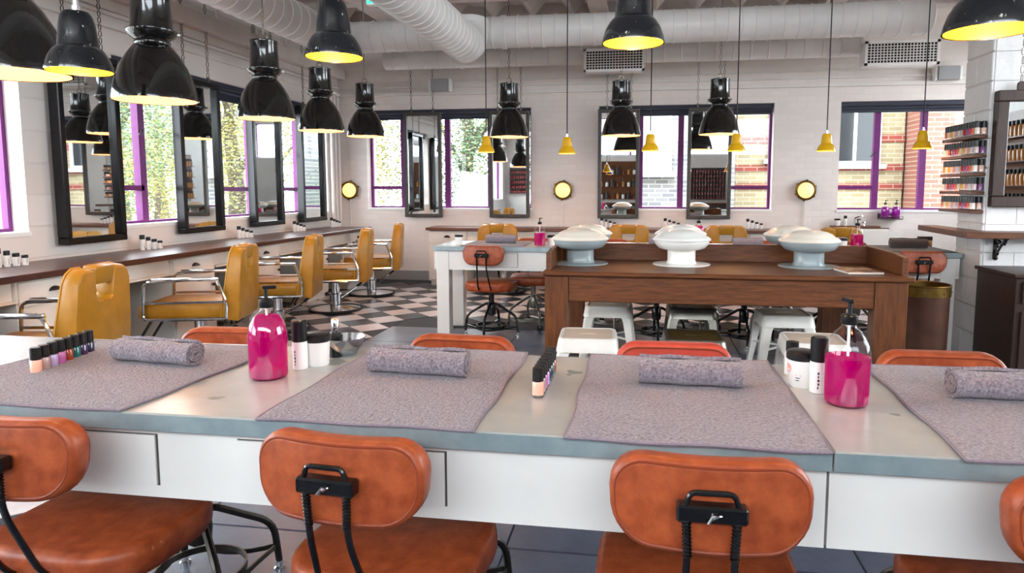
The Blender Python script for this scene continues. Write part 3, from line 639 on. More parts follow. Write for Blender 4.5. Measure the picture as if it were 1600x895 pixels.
# ------------------------------------------------------------------ barber chairs
def barber():
    t = thing('barber_chair', 'x', 'chair')                            # faces +Y
    s = B().rbox(-.235, .235, -.24, .30, .325, .445, .035, 3).ob('seat', m_yel, t)
    B().rbox(-.225, .225, .30, .335, .335, .43, .016, 2).ob('seat_nose', m_yel, s)
    pl = B(); 
    # backrest: U-shaped pad with a bridge, leaning back
    bt = Matrix.Translation((0, -.22, .33)) @ Matrix.Rotation(math.radians(9), 4, 'X')
    w0, w1, H, nw = .24, .225, .52, .08
    poly = [(-w0, 0), (w0, 0), (w0+.004, H*.4), (w1, H*.86), (w1-.022, H*.955), (w1-.06, H), (nw+.012, H), (nw, H-.012), (nw-.01, H*.70), (nw-.03, H*.67), (-nw+.03, H*.67), (-nw+.01, H*.70), (-nw, H-.012), (-nw-.012, H), (-w1+.06, H), (-w1+.022, H*.955), (-w1, H*.86), (-w0-.004, H*.4)]
    b = B(); b.prism(poly, -.12, 0, .012, 2)
    b.v = [tuple(bt @ Vector((x, y*(1.1-.42*z/H), z))) for x, y, z in b.v]
    bk = b.ob('backrest', m_yel, t, smooth=40)
    B().rbox(-nw-.002, nw+.002, -.080, -.006, H*.83, H+.012, .014, 2, bt).ob('head_bridge', m_yel, bk)
    P = [bt @ Vector((x, -.003, z)) for x, z in poly[1:7]]; B().tube(P, .005, 5).ob('piping', m_yelp, bk); P = [bt @ Vector((-x, -.003, z)) for x, z in poly[1:7]]; B().tube(P, .005, 5).ob('piping', m_yelp, bk)
    for sx in (-1, 1):
        x = sx*.262
        fr = smooth_path([(x, -.27, .335), (x, .27, .335), (x, .285, .36), (x, .27, .60), (x, -.21, .625), (x, -.275, .45), (x, -.27, .335)], .045, 4)
        B().tube(fr, .011, 8).ob('arm_frame', m_chrome, t)
        B().rbox(x-.012, x+.012, -.23, .22, .60 if 0 else .604, .63, .008, 2).ob('arm_rest', m_chrome, t)
        B().box(x-.004, x+.004, -.26, .27, .445, .462).ob('side_trim', m_chrome, t, smooth=0)
        B().rbox(sx*.13-.018, sx*.13+.018, -.006, .006, -.33, .0, .003, 1, Matrix.Translation((0, .27, .33)) @ Matrix.Rotation(math.radians(32), 4, 'X')).ob('footrest_bar', m_gun, t)
    B().rbox(-.17, .17, .40, .48, .035, .05, .006, 1).ob('foot_plate', m_base, t)
    B().rbox(-.15, .15, -.15, .15, .30, .323, .006, 1).ob('seat_plate', m_gun, t)
    B().lathe([(.042, .05), (.042, .30)], 20).ob('piston', m_chrome, t); B().lathe([(.06, .04), (.06, .17), (.05, .175)], 20).ob('sleeve', m_base, t)
    B().lathe([(0, .05), (.07, .048), (.2, .028), (.255, .018), (.255, .004)], 40, cap=False).ob('base_disc', m_base, t)
    P = [(.262*math.cos(2*PI*k/36), .262*math.sin(2*PI*k/36), .013) for k in range(36)]
    B().tube(P, .0125, 6, closed=True).ob('base_rim', m_rubber, t)
    lv = B().tube([(.05, -.05, .12), (.17, -.17, .20), (.2, -.2, .225)], .007, 6).ob('pump_lever', m_chrome, t); B().tube([(.19, -.19, .217), (.235, -.235, .25)], .012, 8).ob('grip', m_rubber, lv)
    return t
bc = Pool(barber())
for k, (x, y, r) in enumerate(((-3.22, 3.12, .18), (-3.25, 4.50, .28), (-3.22, 5.52, .28), (-3.15, 6.52, .27), (-3.20, 7.58, .26))):
    bc.put((x, y, 0), PI/2+r, 'mustard leather barber chair facing the left wall counter, %s' % ('nearest of five', 'second nearest', 'middle one', 'fourth', 'farthest of five')[k], 'barber chairs along the left wall')
for k, (x, y, r) in enumerate(((-1.68, 8.0, 0.), (-.16, 8.0, .0), (.91, 8.0, 0.), (1.98, 7.8, .25))):
    bc.put((x, y, 0), r, 'mustard leather barber chair facing the back wall counter, %s' % ('leftmost of four', 'second from left', 'third from left', 'rightmost')[k], 'barber chairs along the back wall')

# ------------------------------------------------------------------ salon counters with drawer units
CT = .755
def cup_pull(parent, loc, rot=(0, 0, 0)):
    b = B(); vs = []; fs = []; n = 10
    for i in range(n+1):
        a = PI*i/n
        for j in range(5):
            e = PI/2*j/4; vs.append((.04*math.cos(a)*math.cos(e*.6), -.028*math.sin(e), .026*math.sin(a)*math.cos(e)))
    for i in range(n):
        for j in range(4): fs.append((i*5+j, (i+1)*5+j, (i+1)*5+j+1, i*5+j+1))
    b.add(vs, fs); b.tube([(-.042, -.002, 0), (.042, -.002, 0)], .004, 6); return b.ob('cup_pull', m_gun, parent, loc, rot)
def drawer_unit(w, d, label, loc, rz):
    t = thing('drawer_unit', label, 'cabinet', loc, rz)                # front towards -Y, width along X
    B().box(-w/2, w/2, 0, d, .06, CT-.042).ob('body', m_cab, t, smooth=0); B().box(-w/2+.02, w/2-.02, .03, d, 0, .06).ob('plinth', m_cab, t, smooth=0)
    dr = B().rbox(-w/2+.012, w/2-.012, -.016, -.001, .555, CT-.055, .003, 1).ob('drawer', m_cab, t, smooth=30); cup_pull(dr, (0, -.017, .63))
    do = B().rbox(-w/2+.012, w/2-.012, -.016, -.001, .075, .545, .003, 1).ob('door', m_cab, t, smooth=30)
    B().lathe([(.004, 0), (.006, .012), (.014, .016), (.014, .026), (.006, .03), (0, .03)], 12).ob('knob', m_gun, do, (w/2-.06, -.016, .45), (PI/2, 0, 0))
    return t
def knee(w, d, label, loc, rz):
    t = thing('knee_space', label, 'panel', loc, rz)
    B().box(-w/2, w/2, .02, .04, .60, CT-.042).ob('fascia', m_cab, t, smooth=0); B().box(-w/2, w/2, -.02, .05, .585, .60).ob('ledge', m_cab, t, smooth=0); B().box(-w/2, w/2, d-.03, d-.01, 0, .58).ob('back_panel', m_skirt, t, smooth=0)
t = tag(B().rbox(XL+.005, -3.55, 1.0, 8.46, CT-.04, CT, .004, 1).ob('counter_top', m_wcount, smooth=30), 'long dark walnut worktop along the left windows', 'worktop')
uy_ = [(2.0, 2.5), (3.38, 3.88), (4.70, 5.22), (5.74, 6.26), (6.85, 7.3), (7.88, 8.42)]
for k, (a, b_) in enumerate(uy_):
    drawer_unit(b_-a, .5, 'white drawer cabinet under the left counter, %s counted from the camera' % ('first', 'second', 'third', 'fourth', 'fifth', 'sixth')[k], (-3.62, (a+b_)/2, 0), PI/2)
    if k: 
        p = uy_[k-1][1]; knee(a-p-.006, .5, 'white fascia over the open knee space left of drawer cabinet %s' % ('two', 'three', 'four', 'five', 'six')[k-1], (-3.62, (a+p)/2, 0), PI/2)
tag(B().rbox(-2.78, 1.86, 8.36, YB-.035, CT-.035, CT, .004, 1).ob('counter_top', m_wcountx, smooth=30), 'brown wooden worktop along the back wall under the mirrors', 'worktop')
ux_ = [(-2.76, -2.25), (-1.2, -.66), (.2, .62), (1.28, 1.84)]
for k, (a, b_) in enumerate(ux_):
    drawer_unit(b_-a, .42, 'white drawer cabinet under the back counter, %s from the left' % ('first', 'second', 'third', 'fourth')[k], ((a+b_)/2, 8.42, 0), 0)
    if k: p = ux_[k-1][1]; knee(a-p-.006, .42, 'white fascia over the %s open knee space of the back counter' % ('left', 'middle', 'right')[k-1], ((a+p)/2, 8.42, 0), 0)

# ------------------------------------------------------------------ wooden desk with nail dryers and stools
DZ = .77; DY = 3.90
desk = thing('wooden_desk', 'wide oak desk with raised back board and white nail dryers on it', 'desk', (.44, 4.5, 0))
def dk(name, mat, x0, x1, y0, y1, z0, z1, r=.004): return B().rbox(x0-.44, x1-.44, y0-4.5, y1-4.5, z0, z1, r, 1).ob(name, mat, desk, smooth=30)
dk('top', m_wood, -.585, 1.468, DY-.02, 5.16, DZ-.028, DZ, .008)
dk('apron', m_wood, -.43, 1.27, DY+.012, DY+.04, .59, DZ-.029); dk('apron', m_wood, -.43, 1.27, 5.08, 5.11, .59, DZ-.029)
for x0, x1 in ((-.57, -.432), (1.272, 1.44)):
    dk('leg', m_woodv, x0, x1, DY+.005, DY+.12, 0, DZ-.029); dk('leg', m_woodv, x0, x1, 5.0, 5.12, 0, DZ-.029)
    dk('side_apron', m_woodv, x0+.02, x1-.02, DY+.121, 4.999, .59, DZ-.029)
dk('back_board', m_wood, -.56, 1.45, 4.575, 4.60, DZ, .885)
for x0 in (-.57, 1.425):
    p = [(DY+.06, DZ), (4.574, DZ), (4.574, .885), (DY+.22, .885), (DY+.06, .872)]
    B().prism(p, 0, .03, .003, 1, Matrix.Translation((x0-.44, -4.5, 0)) @ Matrix(((0, 1, 0, 0), (1, 0, 0, 0), (0, 0, 1, 0), (0, 0, 0, 1)))).ob('side_board', m_wood, desk, smooth=30)
def dryer(mh, mb):
    t = thing('nail_dryer', 'x', 'nail dryer')
    B().lathe([(0, 0), (.178, 0), (.182, .003), (.178, .008), (.1, .012), (0, .012)], 40, cap=False).ob('base_plate', mb, t)
    b = B(); pl = rrect(.175, .14, .06, 6)
    vs = []; zs = (.012, .018, .03, .085, .105)
    for z, s in zip(zs, (1.08, 1.06, 1, 1, 1.02)): vs += [(x*s, y*s, z) for x, y in pl]
    n = len(pl); fs = [(i*n+k, i*n+(k+1) % n, (i+1)*n+(k+1) % n, (i+1)*n+k) for i in range(len(zs)-1) for k in range(n)]
    b.add(vs, fs).ob('stem', mb, t, smooth=50)
    B().lathe([(0, .10), (.12, .10), (.145, .108), (.165, .13), (.172, .15), (.172, .158)], 40, cap=False).ob('bowl', mb, t, smooth=60)
    b = B(); prof = [(.176, .156), (.180, .162), (.174, .172), (.158, .182), (.145, .188), (.13, .203), (.10, .217), (.06, .225), (0, .228)]
    vs = []; fs = []; n = 48
    for r, z in prof:
        for k in range(n): a = 2*PI*k/n; w = 1+.02*math.cos(4*a)*(1 if r > .12 else r/.12); vs.append((r*w*math.cos(a), r*w*math.sin(a), z))
    for i in range(len(prof)-1): fs += [(i*n+k, i*n+(k+1) % n, (i+1)*n+(k+1) % n, (i+1)*n+k) for k in range(n)]
    b.add(vs, fs).ob('hood', mh, t, smooth=60)
    return t
dg = Pool(dryer(m_dryc, m_dryg)); dw = Pool(dryer(m_dryw, m_dryw))
dg.put((-.40, 4.33, DZ), 0, 'cream hooded nail dryer on a grey pedestal, front left of the desk', 'nail dryers')
dw.put((.245, 4.36, DZ), 0, 'all white hooded nail dryer at the front middle of the desk', 'nail dryers')
dg.put((1.02, 4.36, DZ), 0, 'cream hooded nail dryer on a grey pedestal, front right of the desk', 'nail dryers')
dg.put((-.40, 4.86, DZ), 0, 'cream hooded nail dryer behind the back board on the left', 'nail dryers')
dw.put((.265, 4.88, DZ), 0, 'white hooded nail dryer behind the back board in the middle', 'nail dryers')
dg.put((1.02, 4.90, DZ), 0, 'cream hooded nail dryer behind the back board on the right', 'nail dryers')
t = thing('magazine', 'magazine with orange brown cover lying on the desk right end', 'magazine', (1.24, 4.16, DZ), .12); B().box(-.10, .10, -.135, .135, 0, .009).ob('pages', m_paper, t, smooth=0); B().box(-.101, .101, -.136, .136, .009, .0105).ob('cover', m_cover, t, smooth=0)
def stool(mb, mt):
    t = thing('metal_stool', 'x', 'stool'); h = .45; w = .305
    bm = bmesh.new(); b = B()
    def ring(w_, z, r): return [(x, y, z) for x, y in rrect(w_, w_, r, 5)]
    rs = [ring(w+.035, h-.075, .045), ring(w+.012, h-.012, .042), ring(w, h-.002, .04), ring(w-.022, h, .035), ring(w-.034, h-.004, .03)]
    n = len(rs[0]); vs = sum(rs, []); fs = [(i*n+k, i*n+(k+1) % n, (i+1)*n+(k+1) % n, (i+1)*n+k) for i in range(4) for k in range(n)]
    b.add(vs, fs).ob('seat_rim', mb, t, smooth=50)
    b = B(); a = w/2-.014                                             # seat panel with a hand slot
    xs = (-a, -.045, .045, a); ys = (-a, -.008, .008, a)
    for i in range(3):
        for j in range(3):
            if i == 1 and j == 1: continue
            b.box(xs[i], xs[i+1], ys[j], ys[j+1], h-.008, h-.0045)
    b.ob('seat_panel', mt, t, smooth=0); B().box(-.044, .044, -.0075, .0075, h-.03, h-.026).ob('slot_floor', mb, t, smooth=0)
    for sx in (-1, 1):
        for sy in (-1, 1):
            b = B(); vs = []; secs = ((h-.02, .150, .085), (h-.10, .166, .062), (.0, .205, .04))
            for z, p, ww in secs:
                for (q, o_) in ((0, 0), (0, 1), (1, 0), (1, 1)): pass
                c = (sx*p, sy*p); i_ = .006
                vs += [(c[0]-sx*ww, c[1], z), (c[0]-sx*.012, c[1], z), (c[0], c[1]-sy*.012, z), (c[0], c[1]-sy*ww, z), (c[0]-sx*i_, c[1]-sy*ww, z), (c[0]-sx*.016, c[1]-sy*.016, z), (c[0]-sx*ww, c[1]-sy*i_, z)]
            fs = [(i*7+k, i*7+(k+1) % 7, (i+1)*7+(k+1) % 7, (i+1)*7+k) for i in range(2) for k in range(7)]+[tuple(range(14, 21))]
            b.add(vs, fs).ob('leg', mb, t, smooth=20)
    for s in (-1, 1): B().tube([(-.155, -.155*s, .22), (.155, .155*s, .22)], .008, 6).ob('cross_brace', mb, t)
    return t
sw = Pool(stool(m_stw, m_sttop)); sm = Pool(stool(m_stm, m_stt))
sw.put((-.295, 3.70, 0), .05, 'white metal stool with beige seat in front of the desk, left', 'metal stools')
sm.put((.285, 3.75, 0), .03, 'bare steel stool with bronze seat in front of the desk', 'metal stools')
sw.put((.92, 3.76, 0), -.05, 'white metal stool with beige seat in front of the desk, right', 'metal stools')
sw.put((-.23, 4.72, 0), .0, 'white metal stool tucked under the desk, behind the left stool', 'metal stools')
sm.put((.34, 4.74, 0), .02, 'bare steel stool tucked under the desk, behind the bronze seat', 'metal stools')
sw.put((.92, 4.55, 0), .03, 'white metal stool tucked under the desk, behind the right stool', 'metal stools')

# ------------------------------------------------------------------ towels
def flat_towel(x0, x1, y0, y1, label, z=TT, mat=None, skew=0., overhang=True):
    t = thing('flat_towel', label, 'towel', ((x0+x1)/2, (y0+y1)/2, z)); mat = mat or m_towel
    w, d = (x1-x0)/2, (y1-y0)/2; nx, ny = 40, 48; vs = []; fs = []
    rnd = random.Random(label)
    ph = [rnd.uniform(0, 6) for _ in range(6)]
    for j in range(ny+1):
        for i in range(nx+1):
            u, v = i/nx*2-1, j/ny*2-1
            x = u*w+skew*v*d+.003*math.sin(v*7+ph[0])*(abs(u) > .9); y = v*d+.003*math.sin(u*6+ph[1])*(abs(v) > .9)
            h = .0075+.0012*math.sin(u*5+ph[2])*math.sin(v*4+ph[3])+.0008*math.sin(v*19+u*3+ph[4])+rnd.uniform(-.0007, .0007)
            if abs(v+.86) < .012: h -= .003
            if v < -.95: h = .0055
            if abs(u) > .975 or v > .98: h = .005
            vs.append((x, y, h))
    for j in range(ny):
        for i in range(nx): q = j*(nx+1)+i; fs.append((q, q+1, q+nx+2, q+nx+1))
    n0 = len(vs); rim = [i for i in range(nx+1)]+[j*(nx+1)+nx for j in range(1, ny+1)]+[ny*(nx+1)+i for i in range(nx-1, -1, -1)]+[j*(nx+1) for j in range(ny-1, 0, -1)]
    vs += [(vs[i][0], vs[i][1], .0002) for i in rim]; m = len(rim)
    for k in range(m): fs.append((rim[(k+1) % m], rim[k], n0+k, n0+(k+1) % m))
    fs.append(tuple(n0+k for k in range(m)))
    B().add(vs, fs).ob('terry_cloth', mat, t, smooth=60)
    P = [(vs[i][0], vs[i][1], .004) for i in rim]
    B().tube(P[::1], .0028, 5, closed=True).ob('hem', m_hem if mat is m_towel else mat, t)
    return t
FT = [(-1.69, -1.08, 1.245, 1.83, 'left frame edge', .06), (-.782, -.323, 1.243, 1.885, 'second from left', 0), (-.14, .345, 1.232, 1.885, 'third from left', 0), (.58, 1.10, 1.236, 1.89, 'right frame edge', .04)]
for a, b_, c, d, s, sk in FT: flat_towel(a, b_, c, d, 'grey terry towel spread on the front table, %s' % s, skew=sk)
def roll_mesh(L, R, mat):
    turns = 3.1; n = 84; th = R/turns*.66; P = []
    for k in range(n+1):
        a = 2*PI*turns*k/n; r = R*.10+(R-th*.5-R*.10)*k/n; P.append((r, a))
    m = 14; vs = []; fs = []; rnd = random.Random(int(L*1000))
    for i in range(m+1):
        x = -L/2+L*i/m
        for r, a in P:
            e = 1+.035*math.sin(i*.9+a*.5)
            dx = (R-r)*.18*(1 if i == m else -1 if i == 0 else 0)
            for s in (-.5, .5):
                rr = (r+s*th)*e+rnd.uniform(-.0007, .0007); z = rr*math.sin(a+.6); vs.append((x+dx*.35, rr*math.cos(a+.6)*1.06, max(z, -R*.93)))
    K = (n+1)*2
    for i in range(m):
        for k in range(n):
            a, b_, c, d = i*K+2*k, i*K+2*k+2, (i+1)*K+2*k+2, (i+1)*K+2*k
            fs += [(a+1, b_+1, c+1, d+1), (a, d, c, b_)]
        fs += [(i*K+2*n, (i+1)*K+2*n, (i+1)*K+2*n+1, i*K+2*n+1)]
    for i, fl in ((0, 0), (m, 1)):
        for k in range(n): a = i*K+2*k; f = (a, a+2, a+3, a+1); fs.append(f if fl else f[::-1])
    return B().add(vs, fs)
def roll(loc, L, R, rz, label, mat=None, group=None):
    mat = mat or m_towel; o = roll_mesh(L, R, mat).ob('rolled_towel', mat, None, (loc[0], loc[1], loc[2]+R*.93), (0, 0, rz), smooth=60)
    return tag(o, label, 'towel', group)
ZT = TT+.0085
roll((-1.29, 1.60, ZT), .245, .036, -.10, 'rolled grey towel on the leftmost spread towel')
roll((-.555, 1.60, ZT), .255, .037, -.06, 'rolled grey towel between the left pink bottle and the polish row')
roll((.115, 1.605, ZT), .238, .037, -.02, 'rolled grey towel on the third spread towel')
roll((.815, 1.60, ZT), .25, .037, .02, 'rolled grey towel at the right edge of the photo')
flat_towel(-1.50, -.98, 5.44, 6.0, 'grey towel spread on the rear table above the tan chair')
roll((-1.22, 5.72, ZT), .26, .04, 0, 'rolled grey towel on the rear table left end')
flat_towel(1.82, 2.33, 5.44, 6.0, 'brown towel spread on the rear table right end', mat=m_toweld)
roll((2.09, 5.72, ZT), .27, .042, .0, 'rolled brown towel on the rear table right end', m_toweld)
roll((.15, 5.75, TT), .2, .04, 0, 'rolled grey towel beyond the desk, left of the middle dryer')
roll((.86, 5.75, TT), .24, .04, 0, 'rolled grey towel beyond the desk, right of the middle dryer')
roll((1.55, 5.75, TT), .14, .04, .4, 'short rolled grey towel beyond the right nail dryer')

# ------------------------------------------------------------------ bottles, pots, polish
def pump_bottle(level, mliq, s=1., glass=True):
    t = thing('pump_bottle', 'x', 'bottle')
    pr = [(0, .0), (.040, .0), (.047, .006), (.048, .02), (.0485, .10), (.048, .115), (.044, .135), (.034, .155), (.022, .168), (.0155, .174), (.0145, .182)]
    pr = [(r*s, z*s) for r, z in pr]
    B().lathe(pr, 36, cap=False).ob('glass_body', m_cglass, t, smooth=60)
    lq = [(0, .004*s)]+[(r-.0022*s, max(z, .004*s)) for r, z in pr[1:] if z < level*s-.002]
    def rad(z):
        for (r0, z0), (r1, z1) in zip(pr[1:], pr[2:]):
            if z0 <= z <= z1: return r0+(r1-r0)*(z-z0)/(z1-z0)
        return pr[-1][0]
    lq += [(rad(level*s)-.0022*s, level*s), (0, level*s)]
    B().lathe(lq, 36, cap=False).ob('liquid', mliq, t, smooth=60)
    B().tube([(0, 0, .19*s), (0, 0, .1*s), (.012*s, 0, .015*s)], .003*s, 6).ob('dip_tube', m_bottlew, t)
    B().lathe([(.0165*s, .180*s), (.0175*s, .182*s), (.0175*s, .198*s), (.015*s, .201*s), (.007*s, .203*s), (0, .203*s)], 20, cap=False).ob('collar', m_capb, t)
    B().tube(smooth_path([(0, 0, .20*s), (0, 0, .232*s), (.012*s, -.004*s, .236*s), (.028*s, -.010*s, .233*s)], .006), [.0055*s]*2+[.006*s]*4+[.0055*s]*99, 8).ob('pump_head', m_capb, t) if 0 else \
        B().cyl(.0048*s, .20*s, .228*s, 10).rbox(-.009*s, .026*s, -.006*s, .006*s, .226*s, .235*s, .003*s, 1).ob('pump_head', m_capb, t)
    return t
p1 = Pool(pump_bottle(.160, m_pinkL)); p2 = Pool(pump_bottle(.108, m_pinkL))
p1.put((-.932, 1.545, TT), .5, 'nearly full magenta pump bottle on the front table, left'); p2.put((.452, 1.545, TT), 1.9, 'half full magenta pump bottle with clear shoulder on the front table, right')
p2.put((-.86, 5.60, TT), .6, 'magenta pump bottle on the rear table left of the desk'); p2.put((1.72, 5.78, TT), .3, 'magenta pump bottle on the rear table beyond the right dryer')
p1.put((.48, 6.0, TT), 0, 'magenta pump bottle peeking above the middle nail dryer')
def foam(w=.0195, h=.132, cap=.058, r=True):
    t = thing('foam_bottle', 'x', 'bottle')
    B().lathe([(0, 0), (w-.002, 0), (w, .002), (w, h-cap), (w-.001, h-cap+.001)], 22, cap=False).ob('body', m_bottlew, t); B().lathe([(w-.002, h-cap), (w+.0003, h-cap+.001), (w+.0003, h-.003), (w-.003, h), (0, h)], 22, cap=False).ob('cap', m_capb, t)
    for q in range(4): B().lathe([(w+.0003, .008+q*.015), (w+.0003, .014+q*.015)], 22, cap=False).v
    b = B()
    for q in range(5):
        for a0 in (-1.9, ): 
            a = a0+.03*(q % 2); z = .012+q*.0085; b.add([((w+.0004)*math.cos(a+d), (w+.0004)*math.sin(a+d), zz) for d, zz in ((0, z), (.14+.05*(q % 3), z), (.14+.05*(q % 3), z+.006), (0, z+.006))], [(0, 1, 2, 3)])
    b.ob('print', m_print, t, smooth=0); return t
def pot(r=.033, h=.088):
    t = thing('product_pot', 'x', 'pot')
    B().lathe([(0, 0), (r-.005, 0), (r-.004, .002), (r, h-.018)], 28, cap=False).ob('body', m_bottlew, t); B().lathe([(r+.001, h-.022), (r+.003, h-.02), (r+.003, h-.006), (r, h-.002), (r-.008, h), (0, h)], 28, cap=False).ob('lid', m_capb, t)
    b = B(); R_ = r-.0015; pts = []
    for k in range(12): a = 2*PI*k/12; an = PI*.98+.34*math.cos(a); zz = .046+.011*math.sin(a); rq = r-.004+.004*(zz-.002)/(h-.02)+.0008; pts.append((rq*math.cos(an), rq*math.sin(an), zz))
    b.add(pts, [tuple(range(12))]).ob('print', m_printp, t, smooth=0)
    b = B()
    for q in range(3): z = .018+q*.006; b.add([((r-.0022)*math.cos(a), (r-.0022)*math.sin(a), zz) for a, zz in ((-2.5, z), (-2.25+.06*q, z), (-2.25+.06*q, z+.002), (-2.5, z+.002))], [(0, 1, 2, 3)])
    b.ob('lettering', m_print, t, smooth=0); return t
fm = Pool(foam()); pt = Pool(pot())
fm.put((-.895, 1.635, TT), 0, 'white bottle with tall black cap beside the left magenta bottle'); fm.put((.412, 1.625, TT), 0, 'white bottle with tall black cap beside the right magenta bottle')
pt.put((-.868, 1.68, TT), 0, 'white pot with black lid beside the left magenta bottle'); pt.put((.385, 1.675, TT), .3, 'white pot with black lid beside the right magenta bottle')
pt.put((-1.565, 5.60, TT), 0, 'white and black pot at the left end of the rear table'); pt.put((-.77, 5.66, TT), 0, 'white pot behind the magenta bottle of the rear table'); pt.put((1.58, 5.66, TT), 0, 'white pot left of the rear right magenta bottle'); pt.put((1.45, 5.62, TT), 0, 'small white pot beyond the right nail dryer')
t = thing('spray_bottle', 'small bottle with a silver cap behind the left white pot', 'bottle', (-.862, 1.775, TT)); B().lathe([(0, 0), (.02, 0), (.021, .06), (.014, .07), (.013, .075)], 18, cap=False).ob('body', m_capb, t); B().lathe([(.011, .075), (.011, .105), (.009, .108), (0, .108)], 16, cap=False).ob('cap', m_chrome, t)
t = thing('spray_bottle', 'small dark bottle behind the right white pot', 'bottle', (.385, 1.78, TT)); B().lathe([(0, 0), (.018, 0), (.018, .055), (.012, .06)], 18, cap=False).ob('body', m_bottlew, t); B().lathe([(.016, .06), (.016, .085), (0, .087)], 16, cap=False).ob('cap', m_capb, t)
tag(B().lathe([(.025, 0), (.03, .003), (.045, .02), (.056, .045), (.058, .052), (.056, .052), (.043, .021), (.0, .006)], 30, cap=False).ob('steel_bowl', m_base, None, (-.845, 1.80, TT)), 'small polished steel bowl behind the left pots', 'bowl')
def polish(colr, name):
    t = thing('nail_polish', 'x', 'nail polish'); r = .0133
    B().lathe([(0, 0), (r, 0), (r+.0006, .002), (r+.0006, .006)], 14, cap=False).ob('glass_foot', m_cglass, t)
    B().lathe([(0, .006), (r+.0004, .006), (r+.0004, .034), (r-.002, .038), (0, .038)], 14, cap=False).ob('body', M('polish_'+name, colr, .15, coat=.5), t)
    B().lathe([(r-.001, .037), (r, .038), (r-.0005, .067), (r-.002, .069), (0, .069)], 14, cap=False).ob('cap', m_capb, t)
    return t
POL = [('peach', 'f0b49c'), ('dusty_rose', 'b79a98'), ('lilac', 'b8a4d4'), ('orchid', 'c46ab0'), ('rust', '9c3a1c'), ('teal', '12615c'), ('plum', '3a1c4a'), ('indigo', '24203c')]
pp = {n: Pool(polish(c, n)) for n, c in POL}
for k, (n, _) in enumerate(POL):
    pp[n].put((-1.545+.0*k-.005*k, 1.485+.0295*k, TT), 0, '%s nail polish with black cap in the left row on the front table' % n.replace('_', ' '), 'nail polish row on the left of the front table')
RO = ['peach', 'dusty_rose', 'orchid', 'lilac', 'plum', 'indigo', 'teal', 'rust']
for k, n in enumerate(RO):
    pp[n].put((-.233+.0005*k, 1.49+.0285*k, TT), .3*k, '%s nail polish with black cap in the middle row between the towels' % n.replace('_', ' '), 'nail polish row between the towels')
# groups of four white bottles on the counters
def small_bottle(h, w): return foam(w, h, h*.3)
sb = [Pool(small_bottle(h, w)) for h, w in ((.125, .019), (.105, .017), (.085, .02), (.068, .019))]
og = ('tallest', 'second tallest', 'third', 'shortest')
for gi, (y, s) in enumerate(((3.70, 'at the left frame edge'), (4.95, 'right of the nearest mirror'), (6.28, 'between the second and third mirrors'), (7.38, 'between the third and farthest mirrors'), (8.33, 'in the far corner'))):
    for k in range(4):
        sb[k].put((-4.03+.012*k, y+.052*k-.04, CT), 1.57, '%s white bottle on the left counter, set %s' % (og[k], s), 'bottle sets on the left counter')
for gi, (x, s) in enumerate(((-.5, 'right of the second mirror'), (.28, 'right of the third mirror'), (1.43, 'right of the last mirror'))):
    x = (-.53, .28, 1.30)[gi]
    for k in range(4):
        sb[k].put((x+.055*k, 8.75, CT), 0, '%s white bottle on the back counter, set %s' % (og[k], s), 'bottle sets on the back counter')

# ------------------------------------------------------------------ right side: pillar shelves, mirror, wood shelf, cabinet, bin, basin
shelf_me = B().rbox(2.295, PX-.006, 5.19, 5.72, -.022, 0, .002, 1).mesh('polish_shelf', m_shelfw, 30)
NTH = ('first', 'second', 'third', 'fourth', 'fifth', 'sixth', 'seventh', 'eighth', 'ninth', 'tenth', 'eleventh', 'twelfth')
PN = ['ivory', 'dusty pink', 'red', 'orange', 'pale peach', 'mauve', 'hot pink', 'golden', 'clear grey', 'violet']
PC = ['e8d9d0', 'd9a09a', 'b8302c', 'e07a4a', 'f0c8b8', 'c9b2b0', 'd84a6a', 'e6b040', 'd8d0cc', '8a5a8a']
tier = ('bottom', 'second lowest', 'middle', 'second highest', 'top')
pb = [Pool(polish(c, 'shelf%d' % i)) for i, c in enumerate(PC)]
for q_ in pb: q_.o.scale = (1.32, 1.32, 1.42)
for k, z in enumerate((1.10, 1.235, 1.365, 1.495, 1.628)):
    s = link('polish_shelf', shelf_me, None, (0, 0, z)); tag(s, '%s narrow wooden shelf on the white block pillar' % tier[k], 'shelf')
    for j in range(12):
        for row in range(2):
            pb[(j*3+row*4+k*5) % 10].put((2.317+row*.042, 5.213+j*.043, z+.0005), 0, '%s nail polish, %s in the %s row, %s pillar shelf' % (PN[(j*3+row*4+k*5) % 10], NTH[j], ('outer', 'inner')[row], tier[k]), 'nail polish on the %s pillar shelf' % tier[k])
mirror((2.40+.35, PY0-.01, 1.125), .70, .80, .075, .07, 'dark wooden framed mirror hanging on the white pillar at the right edge', 0, m_dark, chains=False)
ch = bpy.data.objects[[o.name for o in bpy.data.objects if o.name.startswith('hanging_mirror')][-1]]
hm = [o for o in bpy.data.objects if o.get('label', '').startswith('dark wooden framed mirror')][0]
B().prism(rrect(.05, .07, .02, 4), -.05, -.03, .003, 1).ob('hanger_plate', m_dark, hm, (-.20, 0, .825)); chain_b(B(), -.20, -.04, .85, ZC-1.125, .06).ob('chain', m_steel, hm)
B().prism(rrect(.05, .07, .02, 4), -.05, -.03, .003, 1).ob('hanger_plate', m_dark, hm, (.20, 0, .825)); chain_b(B(), .20, -.04, .85, ZC-1.125, .06).ob('chain', m_steel, hm)
b = B(); b.prism([(2.18, 4.96), (4.0, 4.96), (4.0, PY0-.008), (PX-.008, PY0-.008), (PX-.008, 5.95), (2.24, 5.95)], 0, .042, .003, 1, Matrix.Translation((0, 0, .915)) @ Matrix(((1, 0, 0, 0), (0, 0, 1, 0), (0, 1, 0, 0), (0, 0, 0, 1))))
ws = tag(b.ob('wooden_shelf', m_shelfw, smooth=30), 'thick wooden shelf wrapping the corner of the white pillar', 'shelf')
b = B(); x = 2.47
